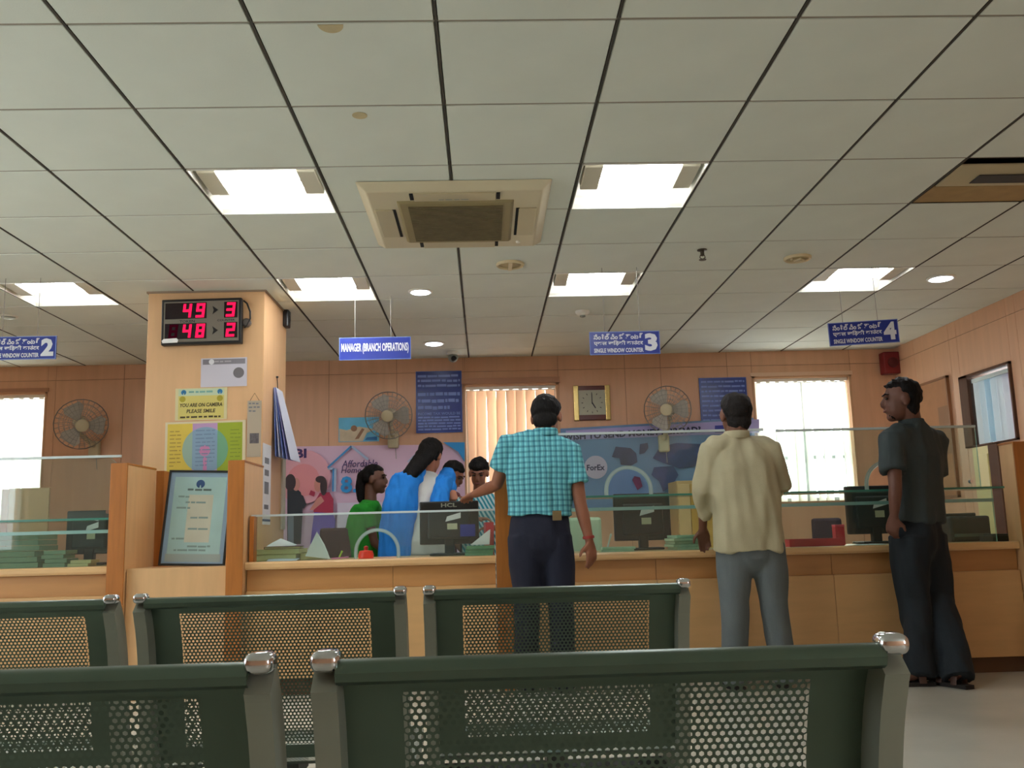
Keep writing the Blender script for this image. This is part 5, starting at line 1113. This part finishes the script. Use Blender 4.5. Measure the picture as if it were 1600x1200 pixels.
# young man at the right, face in profile to the left, hand in pocket
hx_ = (2.468, 5.330, 1.596)
J = dict(lat=(0.86, 0.5, 0), head=hx_, face=(-0.97, 0.22, -0.06), hup=(-0.05, 0, 1), neck=(2.522, 5.350, 1.460), chest=(2.542, 5.360, 1.268), waist=(2.519, 5.360, 0.996), hip=(2.507, 5.370, 0.823), hem=(2.513, 5.370, 0.885),
         cw=0.190, cd=0.120, ww=0.172, wd=0.115, hw=0.165, hd=0.125, hemw=0.180, hemd=0.128,
         sL=(2.358, 5.260, 1.364), eL=(2.315, 5.180, 1.078), wL=(2.306, 5.210, 0.921), hL=((-0.1, 0.3, -1), (0.5, 0.6, 0), 1, 0.5),
         sR=(2.712, 5.440, 1.355), eR=(2.711, 5.520, 1.073), wR=(2.644, 5.600, 0.885), hR=((-0.4, 0.1, -1), (-0.3, 0.6, 0), -1, 0.5),
         kL=(2.428, 5.330, 0.436), aL=(2.365, 5.175, 0.090), kR=(2.594, 5.380, 0.446), aR=(2.521, 5.069, 0.090), fL=(-1, 0.12, 0), fR=(-0.35, 0.95, 0), slL=0.68, slR=0.68, cuff=0.074, leg=0.105, fold=0.02, tfold=0.018)
t, o, lat = standing('young man in charcoal shirt and dark jeans with hand in pocket', (J['hip'][0], 5.36, 0), J, skin('dark', (100, 62, 48)), fabric('charcoal', (52, 62, 64)), fabric('dark_jeans', (16, 26, 34)))
def quiff(mb, c, r, f, u):
    for k in range(26):
        a = random.uniform(-2.6, 2.6); q = random.uniform(0.05, 1.0); d = (u*math.cos(q)+ (f*math.cos(a)+r*math.sin(a))*math.sin(q)*0.95).normalized()
        p = c+u*0.03-f*0.01; mb.chain([p+d*0.085, p+d*0.104+f*0.01], [0.017, 0.008], n=6)
hair_cap(t, o, J['head'], J['face'], J['hup'], 1.06, HAIR, nape=-0.6, front=0.5, noise_amt=0.12, extra=quiff, male=True)
face_bits(t, o, J['head'], J['face'], J['hup'], 1.08)
r_, f_, u_ = frame(J['face'], J['hup']); hc = V(J['head'])-V(o); bd = MB()
bd.ell(hc-u_*0.09+f_*0.06, (r_, f_, u_), (0.036, 0.036, 0.03), 14, 9).obj('beard', HAIR, t, smooth=True)
for S in 'LR': shoe(t, o, V(J['a'+S])-V(J['f'+S]).normalized()*0.06, J['f'+S], mat('sandal_brown', (66, 40, 30), 0.6), mat('sandal_sole', (28, 22, 20), 0.8), sandal=True)

# --- staff behind the counter
def staff(label, base, head_c, face, hup, neck, chest, hip, lat, arms, skin_m, top_m, cw=0.17, cd=0.11, hw=0.17, hd=0.13, seated=None, hs=0.95, sleeve=0.55, skirt=None, group=None):
    o = V(base); t = thing('person', label, 'person', tuple(o), group); lat = V(lat).normalized(); sd = tuple(lat); b = MB()
    head(b, head_c, face, hup, hs); r, f, u = frame(face, hup)
    b.chain([V(head_c)-u*0.05-f*0.03, V(neck), V(neck)-V((0, 0, 0.05))], [0.046, 0.048, (0.07, 0.055)], side=sd)
    b.chain([V(neck)-V((0, 0, 0.07)), V(chest), V(hip)], [(0.10, 0.055), (cw-0.03, cd-0.025), (hw-0.03, hd-0.03)], side=sd)
    s = MB(); nk, ch, hp = V(neck), V(chest), V(hip); up_ = (nk-ch).normalized()
    s.chain([hp-V((0, 0, 0.08)), hp, hp.lerp(ch, 0.5), ch, ch.lerp(nk, 0.7), nk-up_*0.005], [(hw, hd), (hw, hd), ((hw+cw)/2-0.01, (hd+cd)/2-0.005), (cw, cd), (cw*0.86, cd*0.75), (0.07, 0.06)], side=sd, n=20, caps=False)
    for (sh, el, wr, hd_, hn, th) in arms:
        sh, el, wr = V(sh), V(el), V(wr)
        b.chain([sh, sh.lerp(el, 0.5), el, wr], [0.042, 0.038, 0.034, 0.023], n=10); hand(b, wr, hd_, hn, th, 0.92, 0.4)
        s.chain([sh.lerp(ch, 0.3), sh, sh.lerp(el, sleeve)], [0.055, 0.056, 0.052], n=12, caps=False)
    fw = lat.cross(V((0, 0, -1))).normalized(); fw = V((0, 0, 1)).cross(lat).normalized()
    sk = MB()
    for sg in (-1, 1):
        h0 = hp+lat*0.085*sg
        if seated: kn = h0+fw*0.40+V((0, 0, 0.0)); kn.z = 0.50; an = kn+fw*0.02; an.z = 0.09
        else: kn = h0.copy(); kn.z = hp.z*0.52; an = h0.copy(); an.z = 0.09
        b.chain([h0, kn, an], [0.055, 0.042, 0.03], n=10)
        b.chain([an, an+fw*0.06-V((0, 0, 0.04)), an+fw*0.16-V((0, 0, 0.055))], [0.032, (0.034, 0.03), (0.032, 0.014)], side=sd, n=10)
        sk.chain([h0, h0.lerp(kn, 0.5), kn, kn.lerp(an, 0.95)], [0.095, 0.088, 0.072, 0.07], n=14)
    sk.chain([hp+V((0, 0, 0.04)), hp-V((0, 0, 0.06))], [(hw-0.006, hd-0.004), (hw-0.002, hd-0.002)], side=sd, n=18)
    rput('body', b, skin_m, t, o, 0.007, 2); rput('blouse', s, top_m, t, o, 0.010, 3, 0.008, seed=o.x*4)
    rput('trousers', sk, skirt or top_m, t, o, 0.012, 2, 0.008, seed=o.x)
    return t, o, lat, fw
# woman in green, seated, facing right
hc = (-0.853, 7.200, 1.320)
gx = hc[0]-0.03
GRE = fabric('leaf_green', (28, 142, 36), 0.14)
t, o, lat, fw = staff('woman in green sari seated in profile facing right', (gx, 7.2, 0), hc, (1, -0.12, -0.04), (0, 0, 1), (gx+0.0, 7.2, hc[2]-0.155), (gx-0.02, 7.2, hc[2]-0.33), (gx-0.04, 7.2, 0.56), (0, -1, 0),
    [((gx-0.01, 7.05, hc[2]-0.24), (gx+0.05, 7.02, hc[2]-0.48), (gx+0.25, 7.06, 0.66), (1, 0.1, -0.1), (0, 0, -1), 1), ((gx-0.01, 7.36, hc[2]-0.24), (gx+0.06, 7.38, hc[2]-0.48), (gx+0.26, 7.3, 0.66), (1, 0, -0.1), (0, 0, -1), -1)],
    skin('staff_dark', (98, 64, 50)), GRE, seated=True, cw=0.165, cd=0.12)
def plait(mb, c, r, f, u):
    mb.chain([c-f*0.085+u*0.03, c-f*0.105-u*0.06, c-f*0.10-u*0.15, c-f*0.08-u*0.2], [0.05, 0.045, 0.032, 0.016], n=10)
hair_cap(t, o, hc, (1, -0.12, -0.04), (0, 0, 1), 0.95, HAIR, nape=-0.6, front=0.5, extra=plait)
face_bits(t, o, hc, (1, -0.12, -0.04), (0, 0, 1), 0.95)
dr = MB()      # sari end falling over the shoulder and back
for q in range(2): dr.chain([(gx+0.03, 7.08+0.02*q, hc[2]-0.2), (gx-0.03, 7.03, hc[2]-0.24), (gx-0.075, 7.05+0.05*q, hc[2]-0.42), (gx-0.11, 7.08+0.05*q, hc[2]-0.62), (gx-0.10, 7.1, hc[2]-0.8)], [(0.06, 0.03), (0.09, 0.035), (0.12, 0.04), (0.13, 0.04), (0.11, 0.03)], side=(1, 0, -0.2), n=14)
rput('sari_drape', dr, GRE, t, o, 0.010, 3, 0.016, (16, 16, 3))

# woman in blue, standing with her back to us and leaning to the right
hc = (-0.391, 6.850, 1.458)
BLU = fabric('sky_blue', (20, 124, 214), 0.10)
nk = (-0.420, 6.830, 1.340); ch = (-0.437, 6.780, 1.165); hp = (-0.474, 6.720, 0.822)
elr = (-0.226, 6.720, 1.153); shr = (-0.284, 6.820, 1.270)
t, o, lat, fw = staff('woman in white tunic and blue stole seen from behind', (hp[0], 6.72, 0), hc, (0.35, 0.85, -0.4), (0.1, 0.3, 0.95), nk, ch, hp, (1, 0.1, 0),
    [(shr, elr, (-0.302, 6.950, 1.050), (-0.1, 0.9, -0.3), (0, 0, -1), -1), ((-0.577, 6.800, 1.253), (-0.633, 6.780, 1.032), (-0.605, 6.980, 0.894), (0.3, 0.9, -0.2), (0, 0, -1), 1)],
    skin('staff_light', (176, 116, 88)), fabric('white_tunic', (214, 212, 206), 0.06), cw=0.16, cd=0.11, hw=0.20, hd=0.15, sleeve=0.4)
def longhair(mb, c, r, f, u):
    mb.chain([c-f*0.05+u*0.05, c-f*0.10-u*0.05, c-f*0.12-u*0.15-r*0.05, c-f*0.13-u*0.25-r*0.115, c-f*0.12-u*0.30-r*0.14], [(0.085, 0.05), (0.085, 0.05), (0.07, 0.045), (0.055, 0.035), (0.03, 0.02)], side=tuple(r), n=14)
hair_cap(t, o, hc, (0.35, 0.85, -0.4), (0.1, 0.3, 0.95), 1.12, HAIR, nape=-0.75, front=0.55, extra=longhair)
st_ = MB()     # stole: wide fall on the left, narrower over the right shoulder
st_.chain([(-0.476, 6.760, 1.336), (-0.569, 6.700, 1.270), (-0.610, 6.640, 1.096), (-0.630, 6.600, 0.917), (-0.639, 6.580, 0.731)], [(0.06, 0.05), (0.11, 0.07), (0.125, 0.075), (0.125, 0.07), (0.115, 0.06)], side=(1, 0, 0), n=18)
st_.chain([(-0.271, 6.860, 1.324), (-0.299, 6.740, 1.252), (-0.329, 6.660, 1.135), (-0.351, 6.610, 0.990), (-0.361, 6.580, 0.856)], [(0.06, 0.05), (0.068, 0.065), (0.066, 0.06), (0.055, 0.05), (0.045, 0.035)], side=(1, 0, 0), n=16)
tag(rput('stole', st_, BLU, t, o, 0.010, 3, 0.020, (18, 18, 2.5)), 'bright blue stole')
MB().chain([shr, V(shr).lerp(V(elr), 0.25), V(shr).lerp(V(elr), 0.45)], [0.062, 0.06, 0.057], n=14).shift(o).obj('sleeve', BLU, t, smooth=True)

# woman bending her head, maroon blouse
hc = (-0.258, 7.600, 1.365)
t, o, lat, fw = staff('woman in maroon bending her head beside the woman in blue', (hc[0]-0.12, 7.75, 0), hc, (0.75, -0.35, -0.55), (0.3, -0.2, 0.9), (hc[0]-0.04, 7.66, hc[2]-0.13), (hc[0]-0.06, 7.71, hc[2]-0.25), (hc[0]-0.12, 7.75, 0.84), (0.5, 0.85, 0),
    [((hc[0]+0.10, 7.57, hc[2]-0.24), (hc[0]+0.16, 7.5, hc[2]-0.42), (hc[0]+0.26, 7.42, hc[2]-0.4), (0.9, -0.3, 0.1), (0, 0, -1), 1), ((hc[0]-0.12, 7.80, hc[2]-0.22), (hc[0]-0.07, 7.77, hc[2]-0.45), (hc[0]+0.06, 7.70, 0.75), (1, -0.3, 0), (0, 0, -1), -1)],
    skin('staff_mid', (134, 86, 66)), fabric('maroon', (98, 26, 46)), cw=0.16, hs=0.95)
hair_cap(t, o, hc, (0.75, -0.35, -0.55), (0.3, -0.2, 0.9), 0.97, HAIR, nape=-0.7, front=0.42)
face_bits(t, o, hc, (0.75, -0.35, -0.55), (0.3, -0.2, 0.9), 0.95)

# woman facing us, looking down, teal striped top
hc = (-0.046, 7.250, 1.353)
def stripe_mat():
    m = mat('teal_stripe', (120, 196, 206), 0.85); nt = m.node_tree; b = nt.nodes['Principled BSDF']; N = nt.nodes.new
    tc = N('ShaderNodeTexCoord'); mp = N('ShaderNodeMapping'); mp.inputs['Rotation'].default_value = (0, 0.5, 0); wv = N('ShaderNodeTexWave'); wv.inputs['Scale'].default_value = 11; wv.inputs['Distortion'].default_value = 1.5
    rp_ = N('ShaderNodeValToRGB'); rp_.color_ramp.elements[0].color = lin((30, 140, 160)); rp_.color_ramp.elements[1].color = lin((196, 222, 226)); rp_.color_ramp.elements[0].position = 0.35; rp_.color_ramp.elements[1].position = 0.65
    nt.links.new(tc.outputs['Object'], mp.inputs[0]); nt.links.new(mp.outputs[0], wv.inputs[0]); nt.links.new(wv.outputs['Fac'], rp_.inputs[0]); nt.links.new(rp_.outputs[0], b.inputs['Base Color']); return m
t, o, lat, fw = staff('woman in teal and white top facing the camera looking down', (hc[0], 7.31, 0), hc, (-0.12, -0.88, -0.42), (0, -0.35, 0.93), (hc[0], 7.33, hc[2]-0.14), (hc[0]+0.01, 7.35, hc[2]-0.3), (hc[0]+0.02, 7.40, 0.56), (-1, 0, 0),
    [((hc[0]-0.15, 7.33, hc[2]-0.21), (hc[0]-0.19, 7.25, hc[2]-0.42), (hc[0]-0.02, 7.03, hc[2]-0.36), (0.8, -0.3, 0.0), (0, 0, -1), -1), ((hc[0]+0.16, 7.33, hc[2]-0.21), (hc[0]+0.2, 7.25, hc[2]-0.42), (hc[0]+0.1, 7.07, hc[2]-0.43), (-0.9, -0.2, 0), (0, 0, -1), 1)],
    skin('staff_mid', (134, 86, 66)), stripe_mat(), seated=True, cw=0.17, hs=0.95)
hair_cap(t, o, hc, (-0.12, -0.88, -0.42), (0, -0.35, 0.93), 1.0, HAIR, nape=-0.75, front=0.30)
face_bits(t, o, hc, (-0.12, -0.88, -0.42), (0, -0.35, 0.93), 0.95)
office_chair(((-0.045, 7.000, 1.337)[0]+0.02, 7.42, 0), 0.0, MRN, 'maroon office chair under the woman in teal and white', 0.85)

# ------------------------------------------------------------------ waiting benches of perforated steel
def seat_profile():
    # side section (y forward, z up) from the rolled top lip down the back and along the pan
    back = [(-0.008, 0.746), (-0.015, 0.7495), (-0.0175, 0.7565), (-0.013, 0.763), (-0.004, 0.7665), (0.006, 0.763), (0.014, 0.754), (0.022, 0.742), (0.034, 0.722), (0.046, 0.695), (0.058, 0.66), (0.068, 0.62), (0.076, 0.575), (0.083, 0.53), (0.092, 0.485), (0.104, 0.445), (0.118, 0.415)]
    pan = [(0.125, 0.405), (0.16, 0.392), (0.22, 0.386), (0.30, 0.388), (0.38, 0.395), (0.45, 0.40), (0.50, 0.398), (0.53, 0.385), (0.54, 0.365)]
    return back, pan
def perforated(prof, W, mx, s0, s1, pitch=0.0082):
    L = [0.0]
    for a, b in zip(prof[:-1], prof[1:]): L.append(L[-1]+math.hypot(b[0]-a[0], b[1]-a[1]))
    def at(s):
        s = max(0, min(L[-1], s))
        for i in range(len(L)-1):
            if s <= L[i+1]: q = (s-L[i])/(L[i+1]-L[i]); return (prof[i][0]*(1-q)+prof[i+1][0]*q, prof[i][1]*(1-q)+prof[i+1][1]*q)
        return prof[-1]
    mb = MB(); xi = W/2-mx
    R = pitch/math.sqrt(3); rh = R*0.60; rowh = pitch*0.8660254; rows = int((s1-s0)/rowh); cols = int(2*xi/pitch)
    xs0 = -cols*pitch/2; idx = {}; vs = []; fs = []
    def vert(x, s):
        k = (round(x*1e5), round(s*1e5))
        if k not in idx: y, z = at(s); idx[k] = len(vs); vs.append((x, y, z))
        return idx[k]
    for r in range(rows):
        for c in range(cols-(r % 2)):
            cx = xs0+(c+0.5+0.5*(r % 2))*pitch; cs = s0+(r+0.5)*rowh
            o_ = [vert(cx+R*math.sin(PI/3*k), cs+R*math.cos(PI/3*k)) for k in range(6)]
            i_ = [vert(cx+rh*math.sin(PI/3*k), cs+rh*math.cos(PI/3*k)) for k in range(6)]
            for k in range(6): fs.append((o_[k], o_[(k+1) % 6], i_[(k+1) % 6], i_[k]))
    mb.add(vs, fs)
    # plain border, overlapping the net's ragged rim by half a cell, as a solid 1.2 mm sheet
    S = sorted({l for l in L} | {s0+R*0.6, s1-R*0.6}); bx = xi-pitch*0.45
    def nrm(s):
        a, b = at(s-0.004), at(s+0.004); d = math.hypot(b[0]-a[0], b[1]-a[1]) or 1; return (-(b[1]-a[1])/d, (b[0]-a[0])/d)
    def strip(xa, xb, ss):
        P_ = []
        for s in ss:
            y, z = at(s); ny, nz = nrm(s)
            for q in (0.0004, 0.0016): P_.append((y+ny*q, z+nz*q))
        v = []; f = []
        for x in (xa, xb): v += [(x, a, b) for a, b in P_]
        n = len(ss); m2 = 2*n
        for i in range(n-1):
            a, b, c, d = 2*i, 2*i+1, 2*i+2, 2*i+3
            f += [(a, c, c+m2, a+m2), (b, b+m2, d+m2, d), (a, b, d, c), (a+m2, c+m2, d+m2, b+m2)]
        f += [(0, m2, m2+1, 1), (m2-2, m2-1, 2*m2-1, 2*m2-2)]; mb.add(v, f)
    strip(-W/2, -bx, S); strip(bx, W/2, S)
    strip(-bx, bx, [s for s in S if s <= s0+R*0.6+1e-6]); strip(-bx, bx, [s for s in S if s >= s1-R*0.6-1e-6])
    return mb
SB, SP = seat_profile(); SWD = 0.516
lb = sum(math.hypot(b[0]-a[0], b[1]-a[1]) for a, b in zip(SB[:-1], SB[1:])); lp = sum(math.hypot(b[0]-a[0], b[1]-a[1]) for a, b in zip(SP[:-1], SP[1:]))
BACK_ME = perforated(SB, SWD, 0.054, 0.080, lb-0.03).mesh('backrest', STEEL, smooth=True)
PAN_ME = perforated(SP, SWD, 0.054, 0.05, lp-0.07).mesh('seat', STEEL, smooth=True)
def bracket_mesh():
    prof = [(p[0]+0.005, p[1]+0.001) for p in SB[5:]] + [(p[0], p[1]-0.006) for p in SP[:-2]]
    off = []
    for i, p in enumerate(prof):
        a = prof[max(0, i-1)]; b = prof[min(len(prof)-1, i+1)]; d = math.hypot(b[0]-a[0], b[1]-a[1]); n = ((b[1]-a[1])/d, -(b[0]-a[0])/d)
        wd = 0.036+0.012*math.sin(PI*i/(len(prof)-1)); off.append((p[0]+n[0]*wd, p[1]+n[1]*wd))
    mb = MB(); k = len(prof)
    for i in range(k-1):
        q = [prof[i], prof[i+1], off[i+1], off[i]]
        mb.add([(x, a, b) for x in (-0.0125, 0.0115) for a, b in q], [(0, 1, 2, 3), (7, 6, 5, 4), (0, 4, 5, 1), (2, 6, 7, 3)] + ([(3, 7, 4, 0)] if i == 0 else []) + ([(1, 5, 6, 2)] if i == k-2 else []))
    bm_ = mb.mesh('side_bracket', PLATE); bm = bmesh.new(); bm.from_mesh(bm_); bmesh.ops.remove_doubles(bm, verts=bm.verts, dist=1e-5); bm.to_mesh(bm_); bm.free(); return bm_
BR_ME = bracket_mesh()
cp = MB()
cp.box(-0.014, 0.014, -0.020, 0.012, 0.757, 0.777)
CAP_ME = cp.mesh('chrome_cap', CHROME, smooth=True, bevel=0.0085, seg=4)
BEAM = mat('bench_beam', (70, 74, 72), 0.5, 0.4)
PITCH = 0.597
def bench(xc, y, n, label, grp):
    W = PITCH*n; t = thing('waiting_bench', label, 'bench', (0, y, 0), grp)
    for x in xc:
        link('backrest', BACK_ME, t, (x, 0, 0)); link('seat', PAN_ME, t, (x, 0, 0))
        for s in (-1, 1):
            b = link('side_bracket', BR_ME, t, (x+s*(SWD/2+0.010), 0, 0)); link('chrome_cap', CAP_ME, b)
    MB().box(min(xc)-0.28, max(xc)+0.28, 0.22, 0.30, 0.31, 0.352).obj('beam', BEAM, t, bevel=0.004)
    for x in xc:
        MB().box(x-0.02, x+0.02, 0.2, 0.32, 0.352, 0.386).obj('seat_mount', BEAM, t)
    for x in (min(xc)+0.02, max(xc)-0.02):
        MB().prism([(0.22, 0.31), (0.30, 0.31), (0.52, 0.03), (0.52, 0.0), (0.47, 0.0), (0.27, 0.24), (0.25, 0.24), (0.05, 0.0), (0.0, 0.0), (0.0, 0.03)], x-0.02, x+0.02, 'x').obj('leg', PLATE, t, bevel=0.004)
bench([0.116, 0.116-PITCH, 0.116-2*PITCH], 0.905, 3, 'nearest perforated steel waiting bench with chrome caps', 'perforated steel waiting benches')
bench([0.147, 0.147-PITCH, 0.147-2*PITCH], 1.99, 3, 'second perforated steel waiting bench, behind the nearest one', 'perforated steel waiting benches')
